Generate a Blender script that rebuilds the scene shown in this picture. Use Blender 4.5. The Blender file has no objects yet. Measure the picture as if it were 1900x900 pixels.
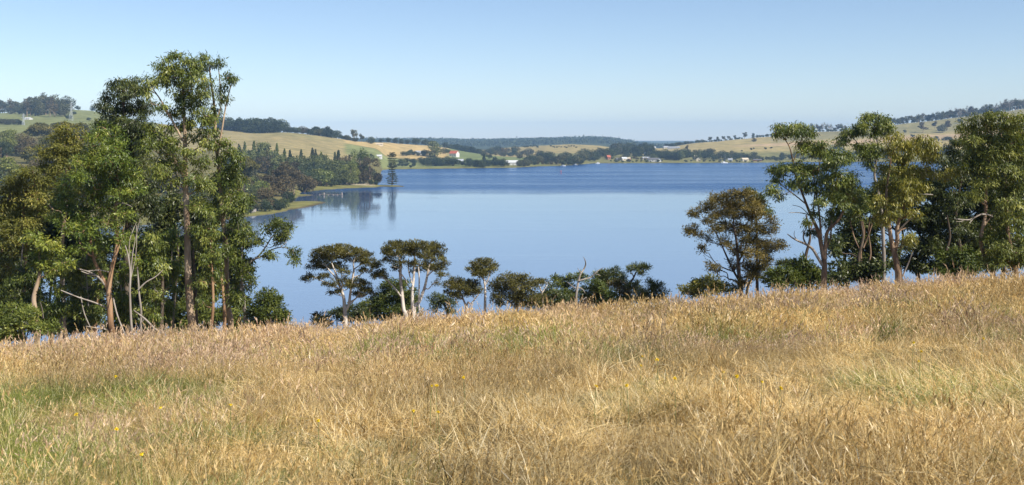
import bpy, math
import numpy as np
from mathutils import Vector
rad = math.radians
sc = bpy.context.scene
COL = sc.collection

# ------------------------------------------------------------------ camera
F, CX, YH, HC = 2037.0, 950.0, 255.0, 40.0       # focal length in photo pixels, centre column, horizon row, eye height over the lake
cam = bpy.data.cameras.new("camera")
cam.sensor_width = 36.0
cam.lens = F / 1900 * 36
cam.shift_y = -(450 - YH) / 1900
cam.clip_start, cam.clip_end = 0.3, 40000
cam.dof.use_dof = True
cam.dof.focus_distance = 58
cam.dof.aperture_fstop = 8.0
cam_o = bpy.data.objects.new("camera", cam)
cam_o.location = (0, 0, HC)
cam_o.rotation_euler = (rad(90), 0, 0)
COL.objects.link(cam_o)
sc.camera = cam_o

# ------------------------------------------------------------------ light
SUN_EL, SUN_AZ = 44.0, 126.0                     # azimuth clockwise from the view direction
world = bpy.data.worlds.new("World")
sc.world = world
world.use_nodes = True
wn, wl = world.node_tree.nodes, world.node_tree.links
wn.clear()
w_out = wn.new('ShaderNodeOutputWorld')
w_bg = wn.new('ShaderNodeBackground')
w_sky = wn.new('ShaderNodeTexSky')
w_sky.sky_type = 'NISHITA'
w_sky.sun_disc = False
w_sky.sun_elevation = rad(SUN_EL)
w_sky.sun_rotation = rad(SUN_AZ)
w_sky.altitude = 40
w_sky.air_density = 0.8
w_sky.dust_density = 0.1
w_sky.ozone_density = 3.0
w_bg.inputs[1].default_value = 0.085
w_tint = wn.new('ShaderNodeMix'); w_tint.data_type = 'RGBA'; w_tint.blend_type = 'MULTIPLY'
w_tint.inputs[0].default_value = 1.0
w_tint.inputs[7].default_value = (1.12, 1.065, 1.06, 1)     # white balance of the sky
wl.new(w_sky.outputs[0], w_tint.inputs[6])
wl.new(w_tint.outputs[2], w_bg.inputs[0])
wl.new(w_bg.outputs[0], w_out.inputs[0])

sun = bpy.data.lights.new("sun", 'SUN')
sun.energy = 5.0
sun.angle = rad(0.53)
sun.color = (1.0, 0.93, 0.82)
sun_o = bpy.data.objects.new("sun", sun)
sdir = Vector((math.cos(rad(SUN_EL)) * math.sin(rad(SUN_AZ)), math.cos(rad(SUN_EL)) * math.cos(rad(SUN_AZ)), math.sin(rad(SUN_EL))))
sun_o.rotation_euler = sdir.to_track_quat('Z', 'Y').to_euler()
sun_o.location = (60, -30, 120)
COL.objects.link(sun_o)

sc.view_settings.view_transform = 'Standard'
sc.view_settings.look = 'None'
sc.view_settings.exposure = 0.6
sc.view_settings.gamma = 1.0
sc.view_settings.use_curve_mapping = False
sc.render.engine = 'CYCLES'
sc.cycles.max_bounces = 6
sc.cycles.diffuse_bounces = 3
sc.cycles.transmission_bounces = 4
sc.cycles.transparent_max_bounces = 4
sc.cycles.use_denoising = True
sc.cycles.use_adaptive_sampling = True
sc.cycles.adaptive_threshold = 0.012

# ------------------------------------------------------------------ helpers
def P(px, py, D):
    """a place seen at photo pixel (px, py), D metres away along the view"""
    return np.array([(px - CX) / F * D, D, HC - (py - YH) / F * D])

def tag(o, label=None, cat=None, group=None, kind=None):
    if label: o['label'] = label
    if cat: o['category'] = cat
    if group: o['group'] = group
    if kind: o['kind'] = kind
    return o

def empty(name, loc, rz=0.0):
    o = bpy.data.objects.new(name, None)
    o.empty_display_size = 0.5
    o.location = loc
    o.rotation_euler = (0, 0, rz)
    COL.objects.link(o)
    return o

def new_mesh(name, V, Fa, mats, attrs=None, mat_idx=None, smooth=False):
    """V (n,3); Fa (m,k) faces of k corners, or a list of lists; attrs {name: per-face floats}"""
    me = bpy.data.meshes.new(name)
    V = np.asarray(V, dtype=np.float32)
    if isinstance(Fa, np.ndarray):
        m, k = Fa.shape
        me.vertices.add(len(V)); me.vertices.foreach_set('co', V.ravel())
        me.loops.add(m * k); me.loops.foreach_set('vertex_index', Fa.astype(np.int32).ravel())
        me.polygons.add(m); me.polygons.foreach_set('loop_start', np.arange(0, m * k, k, dtype=np.int32))
    else:
        me.from_pydata([tuple(map(float, v)) for v in V], [], [tuple(map(int, f)) for f in Fa])
        m = len(Fa)
    for mt in mats: me.materials.append(mt)
    if mat_idx is not None: me.polygons.foreach_set('material_index', np.asarray(mat_idx, dtype=np.int32))
    me.polygons.foreach_set('use_smooth', np.full(m, smooth, dtype=bool))
    for an, av in (attrs or {}).items():
        a = me.attributes.new(an, 'FLOAT', 'FACE')
        a.data.foreach_set('value', np.asarray(av, dtype=np.float32))
    me.update(calc_edges=True)
    return me

def add(name, me, parent=None, loc=None):
    o = bpy.data.objects.new(name, me)
    COL.objects.link(o)
    if parent is not None: o.parent = parent
    if loc is not None: o.location = loc
    return o

class Geo:
    """collects quads (tubes, boxes, leaves) in numpy chunks; becomes one mesh"""
    def __init__(s): s.V, s.F, s.n, s.A = [], [], 0, []
    def put(s, V, Fq, a=None):
        s.V.append(np.asarray(V, float)); s.F.append(np.asarray(Fq) + s.n); s.n += len(V)
        s.A.append(np.zeros(len(Fq)) if a is None else np.broadcast_to(np.asarray(a, float), (len(Fq),)))
    def tube(s, pts, rr, n=7, a=0.0, sub=0):
        pts = np.asarray(pts, float); rr = np.asarray(rr, float)
        if sub and len(pts) > 2: pts, rr = smooth_path(pts, rr, sub)
        T = np.gradient(pts, axis=0); T /= np.linalg.norm(T, axis=1, keepdims=True) + 1e-9
        ref = np.array([0.0, 1.0, 0.0]) if abs(T[:, 1]).max() < 0.9 else np.array([1.0, 0.0, 0.0])
        U = np.cross(T, ref); U /= np.linalg.norm(U, axis=1, keepdims=True) + 1e-9
        W = np.cross(T, U)
        ang = np.linspace(0, 2 * math.pi, n, endpoint=False)
        ring = (U[:, None] * np.cos(ang)[None, :, None] + W[:, None] * np.sin(ang)[None, :, None]) * rr[:, None, None]
        V = (pts[:, None] + ring).reshape(-1, 3)
        i = np.arange(len(pts) - 1)[:, None] * n; j = np.arange(n)[None]; j2 = (j + 1) % n
        s.put(V, np.stack([i + j, i + j2, i + n + j2, i + n + j], -1).reshape(-1, 4), a)
        return pts, rr
    def box(s, x0, x1, y0, y1, z0, z1, a=0.0):
        V = [(x, y, z) for z in (z0, z1) for y in (y0, y1) for x in (x0, x1)]
        s.put(V, [(0, 2, 3, 1), (4, 5, 7, 6), (0, 1, 5, 4), (1, 3, 7, 5), (3, 2, 6, 7), (2, 0, 4, 6)], a)
    def leaves(s, C, Dv, L, W, rng, a, face=None):
        """kite-shaped leaves: base at C, pointing along Dv"""
        N = len(C)
        Dv = Dv / (np.linalg.norm(Dv, axis=1, keepdims=True) + 1e-9)
        S = np.cross(Dv, rng.normal(size=(N, 3)) if face is None else face); S /= np.linalg.norm(S, axis=1, keepdims=True) + 1e-9
        L = L[:, None]; W = W[:, None]
        mid = C + Dv * L * 0.42
        V = np.stack([C, mid + S * W * 0.5, C + Dv * L, mid - S * W * 0.5], 1).reshape(-1, 3)
        s.put(V, np.arange(4 * N).reshape(-1, 4), a)
    def mesh(s, name, mats, smooth=False, attr='var'):
        return new_mesh(name, np.concatenate(s.V), np.concatenate(s.F), mats, {attr: np.concatenate(s.A)}, smooth=smooth)

def smooth_path(p, r, sub):
    out, ro = [], []
    n = len(p)
    for i in range(n - 1):
        a, b, c, d = p[max(i - 1, 0)], p[i], p[i + 1], p[min(i + 2, n - 1)]
        for t in np.arange(sub) / sub:
            out.append(0.5 * (2 * b + (c - a) * t + (2 * a - 5 * b + 4 * c - d) * t * t + (3 * b - a - 3 * c + d) * t ** 3))
            ro.append(r[i] * (1 - t) + r[i + 1] * t)
    out.append(p[-1]); ro.append(r[-1])
    return np.array(out), np.array(ro)

def vnoise(x, y, seed=0):
    """smooth value noise in 0..1"""
    x = np.asarray(x, float); y = np.asarray(y, float)
    xi = np.floor(x).astype(np.int64); yi = np.floor(y).astype(np.int64)
    fx = x - xi; fy = y - yi
    fx = fx * fx * (3 - 2 * fx); fy = fy * fy * (3 - 2 * fy)
    def h(a, b):
        v = np.sin(a * 127.1 + b * 311.7 + seed * 74.7) * 43758.5453
        return v - np.floor(v)
    return (h(xi, yi) * (1 - fx) + h(xi + 1, yi) * fx) * (1 - fy) + (h(xi, yi + 1) * (1 - fx) + h(xi + 1, yi + 1) * fx) * fy

def fbm(x, y, seed=0, o=4):
    return sum(vnoise(np.asarray(x) * 2 ** i, np.asarray(y) * 2 ** i, seed + i) * 0.5 ** (i + 1) for i in range(o))

# ------------------------------------------------------------------ materials
def mat_new(name):
    m = bpy.data.materials.new(name); m.use_nodes = True
    nt = m.node_tree; nt.nodes.clear()
    out = nt.nodes.new('ShaderNodeOutputMaterial')
    return m, nt, nt.nodes, nt.links, out

def ramp(nodes, stops):
    r = nodes.new('ShaderNodeValToRGB')
    while len(r.color_ramp.elements) < len(stops): r.color_ramp.elements.new(0.5)
    for e, (p, c) in zip(r.color_ramp.elements, stops):
        e.position = p; e.color = (*c, 1)
    return r

def noise(nodes, links, scale, detail=3, vec=None, rough=0.55):
    n = nodes.new('ShaderNodeTexNoise'); n.inputs['Scale'].default_value = scale
    n.inputs['Detail'].default_value = detail; n.inputs['Roughness'].default_value = rough
    if vec is not None: links.new(vec, n.inputs['Vector'])
    return n

def mix_rgb(nodes, links, fac, a, b, mode='MIX'):
    m = nodes.new('ShaderNodeMix'); m.data_type = 'RGBA'; m.blend_type = mode
    for key, v in ((0, fac), (6, a), (7, b)):
        if isinstance(v, (int, float)): m.inputs[key].default_value = v
        elif isinstance(v, tuple): m.inputs[key].default_value = (*v, 1)
        else: links.new(v, m.inputs[key])
    return m.outputs[2]

def math_n(nodes, links, op, a, b=0.0, clamp=False):
    m = nodes.new('ShaderNodeMath'); m.operation = op; m.use_clamp = clamp
    for k, v in ((0, a), (1, b)):
        if isinstance(v, (int, float)): m.inputs[k].default_value = v
        else: links.new(v, m.inputs[k])
    return m.outputs[0]

def leaf_mat(name, stops, trans=0.28, rough=0.5, patch=0.25, spec=0.3):
    """leaf colour from a per-leaf value; light also passes through the blade"""
    m, nt, N, L, out = mat_new(name)
    at = N.new('ShaderNodeAttribute'); at.attribute_name = 'var'
    oi = N.new('ShaderNodeObjectInfo')
    v = math_n(N, L, 'ADD', at.outputs['Fac'], math_n(N, L, 'MULTIPLY', math_n(N, L, 'SUBTRACT', oi.outputs['Random'], 0.5), patch), clamp=True)
    cr = ramp(N, [(p, (c[0] * 1.08, c[1] * 1.04, c[2] * 0.78)) for p, c in stops]); L.new(v, cr.inputs[0])
    pb = N.new('ShaderNodeBsdfPrincipled')
    pb.inputs['Roughness'].default_value = rough
    pb.inputs['Specular IOR Level'].default_value = spec
    L.new(cr.outputs[0], pb.inputs['Base Color'])
    tr = N.new('ShaderNodeBsdfTranslucent')
    tc = mix_rgb(N, L, 1.0, cr.outputs[0], (1.2, 1.25, 0.7), 'MULTIPLY')
    L.new(tc, tr.inputs['Color'])
    mx = N.new('ShaderNodeMixShader'); mx.inputs[0].default_value = trans
    L.new(pb.outputs[0], mx.inputs[1]); L.new(tr.outputs[0], mx.inputs[2])
    L.new(mx.outputs[0], out.inputs[0])
    return m

def bark_mat(name, c0, c1, c2, scale=3.0, rough=0.85):
    m, nt, N, L, out = mat_new(name)
    tc = N.new('ShaderNodeTexCoord')
    mp = N.new('ShaderNodeMapping'); mp.inputs['Scale'].default_value = (1.0, 1.0, 0.22)
    L.new(tc.outputs['Object'], mp.inputs[0])
    n1 = noise(N, L, scale, 5, mp.outputs[0], 0.65)
    n2 = noise(N, L, scale * 0.25, 2, tc.outputs['Object'])
    v = math_n(N, L, 'ADD', math_n(N, L, 'MULTIPLY', n1.outputs[0], 0.65), math_n(N, L, 'MULTIPLY', n2.outputs[0], 0.35))
    cr = ramp(N, [(0.36, c0), (0.5, c1), (0.64, c2)]); L.new(v, cr.inputs[0])
    pb = N.new('ShaderNodeBsdfPrincipled'); pb.inputs['Roughness'].default_value = rough
    pb.inputs['Specular IOR Level'].default_value = 0.2
    L.new(cr.outputs[0], pb.inputs['Base Color'])
    bp = N.new('ShaderNodeBump'); bp.inputs['Strength'].default_value = 0.5; bp.inputs['Distance'].default_value = 0.03
    L.new(n1.outputs[0], bp.inputs['Height']); L.new(bp.outputs[0], pb.inputs['Normal'])
    L.new(pb.outputs[0], out.inputs[0])
    return m

def plain_mat(name, c, rough=0.6, metal=0.0, var=0.25, scale=0.6, spec=0.4):
    m, nt, N, L, out = mat_new(name)
    tc = N.new('ShaderNodeTexCoord')
    n1 = noise(N, L, scale, 4, tc.outputs['Object'])
    cr = ramp(N, [(0.3, tuple(x * (1 - var) for x in c)), (0.7, tuple(min(1, x * (1 + var * 0.5)) for x in c))])
    L.new(n1.outputs[0], cr.inputs[0])
    pb = N.new('ShaderNodeBsdfPrincipled'); pb.inputs['Roughness'].default_value = rough
    pb.inputs['Metallic'].default_value = metal; pb.inputs['Specular IOR Level'].default_value = spec
    L.new(cr.outputs[0], pb.inputs['Base Color']); L.new(pb.outputs[0], out.inputs[0])
    return m
# ------------------------------------------------------------------ the near hillside (meadow)
EDGE = np.array([(0, 645), (100, 637), (200, 628), (300, 619), (400, 608), (500, 603), (600, 600), (700, 592), (800, 588), (900, 577),
                 (1000, 570), (1100, 565), (1250, 552), (1400, 538), (1500, 530), (1600, 522), (1700, 515), (1800, 506), (1900, 498)], float)
YC = 47.0
def field_base(x, y):
    s = y - (YC + 1.2 * np.sin(x * 0.21) + 0.8 * np.sin(x * 0.47 + 1.0))
    z = 38.32 - 0.122 * y - 0.27 * 0.5 * (s + np.sqrt(s * s + 30.0))
    return z + 0.10 * (fbm(x * 0.35, y * 0.35, 3) - 0.5) + 0.22 * (fbm(x * 0.09, y * 0.09, 9) - 0.5)
# sideways tilt of the hill: taken so that its brow lies on the line of grass tops in the photograph
_ys = np.linspace(30, 62, 130)
_px = np.linspace(0, 1900, 39)
_tx, _tz = [], []
for _p in _px:
    want = np.interp(_p, EDGE[:, 0], EDGE[:, 1]) + 33.0
    xs = (_p - CX) / F * _ys
    py = YH + (HC - field_base(xs, _ys)) / _ys * F
    k = py.argmin()
    _tx.append(xs[k]); _tz.append((py[k] - want) / F * _ys[k])
_o = np.argsort(_tx); _tx = np.array(_tx)[_o]; _tz = np.array(_tz)[_o]
_fit = np.poly1d(np.polyfit(_tx, _tz, 5))
def field_tilt(x, y):
    xc = np.clip(x, -24.5, 24.5)
    t = _fit(xc) + 0.055 * np.clip(x - xc, -60, 60)
    near = np.clip(np.asarray(y, float) / YC, 0.0, 1.0)
    return t * (0.35 + 0.65 * near) * near ** 0.15 if False else t * (0.55 + 0.45 * near) - _fit(0.0) * (1 - near) * 0.55
def zf(x, y):
    x = np.asarray(x, float); y = np.asarray(y, float)
    z = field_base(x, np.clip(y, -40, 400)) + field_tilt(x, y)
    return np.maximum(z, -3.0)

# ------------------------------------------------------------------ the land round the lake
def col_interp(tab):
    tab = np.array(tab, float)
    return lambda px: np.interp(px, tab[:, 0], tab[:, 1])
SHORE_PY = col_interp([(-700, 470), (-200, 450), (100, 430), (300, 415), (430, 405), (500, 398), (530, 392), (545, 372), (560, 357), (600, 352.5), (640, 350), (690, 348),
                       (703, 347.5), (706, 330), (709, 315.5), (720, 314.5), (830, 313), (950, 311.3), (1000, 308.8), (1040, 307.8), (1070, 306),
                       (1100, 303), (1400, 302), (1480, 300.6), (1900, 300), (2600, 303)])
def DS(px): return HC * F / (SHORE_PY(px) - YH)
FOOT = np.array([(-700, 560, 8), (0, 620, 13), (300, 700, 11), (430, 900, 9), (540, 1020, 7), (640, 1100, 6), (703, 1150, 6), (712, 1420, 2.2), (830, 1480, 2.5), (960, 1560, 2.0),
                 (1100, 1760, 2.0), (1400, 1800, 2.2), (1900, 1880, 2.5), (2600, 1800, 3)], float)
C1 = np.array([(-700, 2000, 195), (-200, 2000, 207), (0, 2000, 209), (60, 2000, 206), (120, 2000, 202), (170, 2000, 205), (260, 1950, 224), (340, 1800, 236), (420, 1650, 241), (470, 1600, 246),
               (530, 1600, 244), (600, 1620, 252), (660, 1650, 262), (720, 1850, 263), (800, 1980, 270), (830, 2000, 274), (860, 1980, 281), (900, 1950, 287),
               (960, 1900, 294.5), (1000, 1900, 295), (1100, 1950, 293), (1200, 1950, 288), (1300, 2000, 283), (1400, 2000, 279), (1500, 2000, 276), (1700, 2050, 265), (1900, 2050, 254), (2600, 2050, 240)], float)
C2 = np.array([(-700, 2700, 200), (200, 2700, 222), (420, 2700, 250), (700, 2700, 266), (840, 2500, 284), (880, 2500, 283), (910, 2550, 279), (940, 2600, 275.5), (1000, 2600, 271), (1060, 2600, 268), (1110, 2600, 271),
               (1150, 2500, 280), (1200, 2400, 277), (1230, 2400, 275), (1280, 2400, 266.5), (1330, 2400, 262), (1400, 2450, 254.5), (1450, 2500, 250.5), (1500, 2500, 245), (1560, 2500, 243),
               (1600, 2500, 239), (1650, 2500, 232), (1700, 2550, 226), (1760, 2600, 219), (1850, 2650, 206), (1900, 2700, 200), (2100, 2700, 182), (2600, 2700, 168)], float)
RIDGE = np.array([(-700, 5000, 258), (600, 5000, 263), (700, 5000, 262), (790, 5000, 260.5), (820, 5000, 261.5), (880, 5000, 262.5), (960, 5000, 261.5), (1030, 5000, 259.5), (1090, 5000, 258), (1130, 5000, 258.5), (1160, 5000, 263.5),
                  (1190, 5000, 270), (1230, 5000, 274), (1400, 5000, 272), (2600, 5000, 265)], float)
GPX = np.arange(-520, 2421, 5.0)
GD = np.concatenate([np.geomspace(400, 1250, 95), np.geomspace(1262, 2900, 110), np.geomspace(2960, 5300, 36), np.geomspace(5500, 12000, 10)])
def zcol(px):
    i = lambda T, k: np.interp(px, T[:, 0], T[:, k])
    ds = DS(px)
    df, zft = i(FOOT, 1), i(FOOT, 2)
    df = max(df, ds * 1.03)
    d1 = i(C1, 1); z1 = HC - (i(C1, 2) - YH) / F * d1
    d2 = i(C2, 1); z2 = HC - (i(C2, 2) - YH) / F * d2
    d3 = i(RIDGE, 1); z3 = HC - (i(RIDGE, 2) - YH) / F * d3
    dv = d1 + 0.45 * (d2 - d1)
    dip = np.interp(px, [0, 860, 960, 1000, 1100], [12, 9, 3, 1, 0])
    zv = (z1 + 0.45 * (z2 - z1)) - dip if px > 1000 else min(z1 - dip, 0.5 * (z1 + z2))
    zv = max(zv, 1.5)
    K = [ds - 60, ds - 1, ds + 1.5, ds + 0.25 * (df - ds), df, d1 - 0.25 * (d1 - df), d1, dv, d2, 0.5 * (d2 + d3), d3, 6000, 13000]
    zfm = zft + 0.78 * (z1 - zft) if z1 > zft + 12 else zft + 0.75 * (z1 - zft)
    Z = [-6, -0.35, 0.35, 0.2 * zft + 0.9, zft, zfm, z1, zv, z2, min(z2, z3) - 6 if z3 < z2 else 0.4 * z2 + 0.6 * z3 - 12, z3, 3, 3]
    Z[9] = max(Z[9], 2)
    return np.interp(GD, K, Z)
GZ = np.stack([zcol(p) for p in GPX])                       # columns x rows
def _blur(a, n, ax):
    for _ in range(n):
        p = np.pad(a, [(1, 1) if k == ax else (0, 0) for k in range(2)], mode='edge')
        a = 0.25 * np.take(p, range(0, a.shape[ax]), ax) + 0.5 * a + 0.25 * np.take(p, range(2, a.shape[ax] + 2), ax)
    return a
_dd = GD[None] - np.array([DS(p) for p in GPX])[:, None]
_k = np.clip(_dd / 120, 0, 1)
GZ = GZ * (1 - _k) + _blur(_blur(GZ, 4, 1), 3, 0) * _k
GX = (GPX[:, None] - CX) / F * GD[None]
GY = np.broadcast_to(GD[None], GX.shape).copy()
# low grassy point and the sand spit that carries the lone pine
def capsule(pts, w, h):
    global GZ
    p = np.array([P(a, b, HC * F / (b - YH))[:2] for a, b in pts])
    dist = np.full(GX.shape, 1e9)
    for a, b in zip(p[:-1], p[1:]):
        t = np.clip(((GX - a[0]) * (b - a)[0] + (GY - a[1]) * (b - a)[1]) / ((b - a) ** 2).sum(), 0, 1)
        dist = np.minimum(dist, np.hypot(GX - a[0] - t * (b - a)[0], GY - a[1] - t * (b - a)[1]))
    GZ = np.maximum(GZ, np.where(dist < w * 2, h * (1 - (dist / w) ** 2), -9))
capsule([(470, 392), (520, 386), (545, 381), (566, 376)], 13, 0.8)
capsule([(500, 368), (545, 364), (562, 362)], 8, 0.6)
capsule([(680, 345.5), (710, 345.6), (729, 345.8)], 9, 0.95)
capsule([(725, 345.9), (744, 346.3)], 4, 0.45)
_land = np.clip((GZ - 3) / 12, 0, 1) * np.clip((3500 - GY) / 800, 0, 1)
GZ = GZ + _land * (4.0 * (fbm(GX / 140, GY / 140, 21) - 0.47) + 1.6 * (fbm(GX / 35, GY / 35, 5) - 0.47))
def hz(px, D):
    i = np.clip((px - GPX[0]) / 5.0, 0, len(GPX) - 1.001); i0 = int(i); t = i - i0
    return float(np.interp(D, GD, GZ[i0] * (1 - t) + GZ[i0 + 1] * t))
def hz_xy(x, y): return hz(x / y * F + CX, y)
def hit(px, py, dmin=0, dmax=6000):
    """the first dry land met by the sight line through a photo pixel"""
    i = int(round(float(np.clip((px - GPX[0]) / 5.0, 0, len(GPX) - 1))))
    row = YH + (HC - GZ[i]) / GD * F
    ok = (row <= py) & (GD >= max(dmin, 0)) & (GD <= dmax) & (GZ[i] > 0.15)
    k = np.argmax(ok) if ok.any() else None
    if k is None:
        m = (GD >= dmin) & (GD <= dmax) & (GZ[i] > 0.15)
        k = np.where(m)[0][np.argmin(np.abs(row[m] - py))]
        return float(GD[k])
    if k > 0 and row[k - 1] > py and GZ[i][k - 1] > 0 and GD[k - 1] >= dmin:
        t = (row[k - 1] - py) / (row[k - 1] - row[k] + 1e-9)
        return float(GD[k - 1] + t * (GD[k] - GD[k - 1]))
    return float(GD[k])

# colours of the land, by place
PXg = np.broadcast_to(GPX[:, None], GX.shape)
ROW = YH + (HC - GZ) / GY * F
HC_col = np.zeros(GX.shape + (3,))
HC_col[:] = (0.15, 0.135, 0.055)
def paint(mask, c, soft=None):
    m = np.clip(mask.astype(float), 0, 1)[..., None]
    HC_col[:] = HC_col * (1 - m) + np.array(c) * m
n1 = fbm(GX / 90, GY / 90, 31); n2 = fbm(GX / 25, GY / 25, 41)
step = lambda v, a, w: np.clip((v - a) / w + 0.5, 0, 1)
band = lambda v, a, b, w: step(v, a, w) * (1 - step(v, b, w))
jit = (n1 - 0.47) * 60
paint(step(GY, 1180, 60) * (1 - step(PXg, 300, 60)), (0.19, 0.205, 0.08))
paint(step(GY, 1150, 60) * band(PXg, 300, 655, 30), (0.295, 0.245, 0.125))
paint(step(GY + jit, 1500, 60) * band(PXg, 480, 600, 60) * 0.6, (0.245, 0.225, 0.105))
paint(step(GY, 1560, 25) * band(PXg + jit * 0.3, 640, 845, 8), (0.44, 0.33, 0.16))
paint(step(GY, 1330, 30) * (1 - step(GY, 1545, 25)) * band(PXg, 640, 850, 10), (0.185, 0.205, 0.085))
paint(step(GY, 1450, 40) * (1 - step(GY, 2080, 40)) * band(PXg, 832, 1010, 10), (0.15, 0.18, 0.07))
paint(step(GY, 2120, 60) * band(PXg, 850, 1200, 20), (0.31, 0.25, 0.115))
paint(step(GY, 1700, 60) * step(PXg, 1010, 30) * (1 - step(GY, 2150, 60)), (0.19, 0.185, 0.08))
paint(step(GY + jit, 1960, 60) * step(PXg, 1180, 60), (0.34, 0.275, 0.13))
paint(step(GY + jit, 2230, 50) * step(PXg, 1440, 60), (0.235, 0.21, 0.105))
paint(band(GY + jit * 0.6, 2090, 2180, 30) * step(PXg, 1380, 60), (0.44, 0.32, 0.20))
paint(step(GY, 2950, 120), (0.05, 0.065, 0.035))
paint((1 - step(GZ + (n2 - .5), 1.5, 0.6)) * (1 - step(GY, 2000, 50)), (0.175, 0.17, 0.06))
paint((1 - step(GZ, 0.32, 0.2)), (0.10, 0.082, 0.05))
paint(band(PXg, 632, 695, 6) * band(GY, 893, 925, 8), (0.42, 0.36, 0.28))
HC_col *= (0.74 + 0.55 * n2 * 0.6 + 0.2 * n1)[..., None]

def grid_mesh(name, X, Y, Z, mats, smooth=True):
    a, b = X.shape
    V = np.stack([X, Y, Z], -1).reshape(-1, 3)
    i = np.arange(a - 1)[:, None] * b; j = np.arange(b - 1)[None]
    Fq = np.stack([i + j, i + b + j, i + b + j + 1, i + j + 1], -1).reshape(-1, 4)
    return new_mesh(name, V, Fq, mats, smooth=smooth)

m, nt, N, L, out = mat_new('hill_grassland')
at = N.new('ShaderNodeAttribute'); at.attribute_name = 'land_colour'
geo = N.new('ShaderNodeNewGeometry')
na = noise(N, L, 0.06, 5, geo.outputs['Position'], 0.6); nb = noise(N, L, 0.5, 3, geo.outputs['Position'])
r1 = ramp(N, [(0.3, (0.58, 0.62, 0.56)), (0.7, (1.26, 1.2, 1.12))]); L.new(na.outputs[0], r1.inputs[0])
r2 = ramp(N, [(0.3, (0.84, 0.86, 0.82)), (0.7, (1.1, 1.08, 1.05))]); L.new(nb.outputs[0], r2.inputs[0])
c = mix_rgb(N, L, 1.0, mix_rgb(N, L, 1.0, at.outputs['Color'], r1.outputs[0], 'MULTIPLY'), r2.outputs[0], 'MULTIPLY')
pb = N.new('ShaderNodeBsdfPrincipled'); pb.inputs['Roughness'].default_value = 1.0; pb.inputs['Specular IOR Level'].default_value = 0.1
L.new(c, pb.inputs['Base Color']); L.new(pb.outputs[0], out.inputs[0])
M_land = m
me = grid_mesh('hills', GX, GY, GZ, [M_land])
ca = me.color_attributes.new('land_colour', 'FLOAT_COLOR', 'POINT')
ca.data.foreach_set('color', np.concatenate([HC_col.reshape(-1, 3), np.ones((GX.size, 1))], 1).astype(np.float32).ravel())
tag(add('hills', me), kind='structure')

# ------------------------------------------------------------------ the lake
m, nt, N, L, out = mat_new('lake_water')
geo = N.new('ShaderNodeNewGeometry')
sx = N.new('ShaderNodeSeparateXYZ'); L.new(geo.outputs['Position'], sx.inputs[0])
# where the breeze ruffles the lake: beyond the sheltered near water, with long streaks
mp = N.new('ShaderNodeMapping'); mp.inputs['Scale'].default_value = (0.0022, 0.013, 1)
L.new(geo.outputs['Position'], mp.inputs[0])
st = noise(N, L, 1.0, 4, mp.outputs[0], 0.6)
mp2 = N.new('ShaderNodeMapping'); mp2.inputs['Scale'].default_value = (0.006, 0.006, 1)
L.new(geo.outputs['Position'], mp2.inputs[0])
st2 = noise(N, L, 1.0, 2, mp2.outputs[0])
yy = math_n(N, L, 'ADD', sx.outputs['Y'], math_n(N, L, 'MULTIPLY', math_n(N, L, 'SUBTRACT', st2.outputs[0], 0.5), 120.0))
yy = math_n(N, L, 'ADD', yy, math_n(N, L, 'MULTIPLY', sx.outputs['X'], 0.10))
ruf = N.new('ShaderNodeMapRange'); ruf.interpolation_type = 'SMOOTHSTEP'
ruf.inputs[1].default_value = 760; ruf.inputs[2].default_value = 860
L.new(yy, ruf.inputs[0])
stk = N.new('ShaderNodeMapRange'); stk.inputs[1].default_value = 0.36; stk.inputs[2].default_value = 0.60
stk.inputs[3].default_value = 1.0; stk.inputs[4].default_value = 0.55
L.new(st.outputs[0], stk.inputs[0])
ruffle = math_n(N, L, 'MULTIPLY', ruf.outputs[0], stk.outputs[0])
# wavelets
w1 = noise(N, L, 0.9, 3, geo.outputs['Position'], 0.6)
mp3 = N.new('ShaderNodeMapping'); mp3.inputs['Scale'].default_value = (0.16, 0.42, 1)
L.new(geo.outputs['Position'], mp3.inputs[0])
w2 = noise(N, L, 1.0, 3, mp3.outputs[0], 0.6)
hgt = math_n(N, L, 'ADD', math_n(N, L, 'MULTIPLY', w1.outputs[0], 0.28), w2.outputs[0])
calm = N.new('ShaderNodeMapRange'); calm.inputs[1].default_value = 0.5; calm.inputs[2].default_value = 0.66
calm.inputs[3].default_value = 0.011; calm.inputs[4].default_value = 0.05
L.new(st.outputs[0], calm.inputs[0])
amp = math_n(N, L, 'ADD', math_n(N, L, 'MULTIPLY', ruffle, 0.75), calm.outputs[0])
bp = N.new('ShaderNodeBump'); bp.inputs['Strength'].default_value = 1.0; bp.inputs['Distance'].default_value = 1.0
L.new(math_n(N, L, 'MULTIPLY', hgt, amp), bp.inputs['Height'])
pb = N.new('ShaderNodeBsdfPrincipled')
dep = N.new('ShaderNodeMapRange'); dep.interpolation_type = 'SMOOTHSTEP'       # base colour painted pale near, deep blue far out, filling in for sky reflection
dep.inputs[1].default_value = 300; dep.inputs[2].default_value = 880
L.new(yy, dep.inputs[0])
L.new(mix_rgb(N, L, dep.outputs[0], (0.15, 0.215, 0.32), (0.006, 0.05, 0.16)), pb.inputs['Base Color'])
pb.inputs['IOR'].default_value = 1.333
L.new(math_n(N, L, 'ADD', math_n(N, L, 'MULTIPLY', ruffle, 0.27), 0.035), pb.inputs['Roughness'])
L.new(bp.outputs[0], pb.inputs['Normal'])
L.new(pb.outputs[0], out.inputs[0])
M_water = m
wx = np.array([-11500, -3000, -800, 0, 800, 3000, 11500.0]); wy = np.array([100, 500, 1000, 2000, 4000, 11500.0])
X, Y = np.meshgrid(wx, wy, indexing='ij')
tag(add('lake_water', grid_mesh('lake_water', X, Y, X * 0, [M_water], False)), kind='structure')

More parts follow.
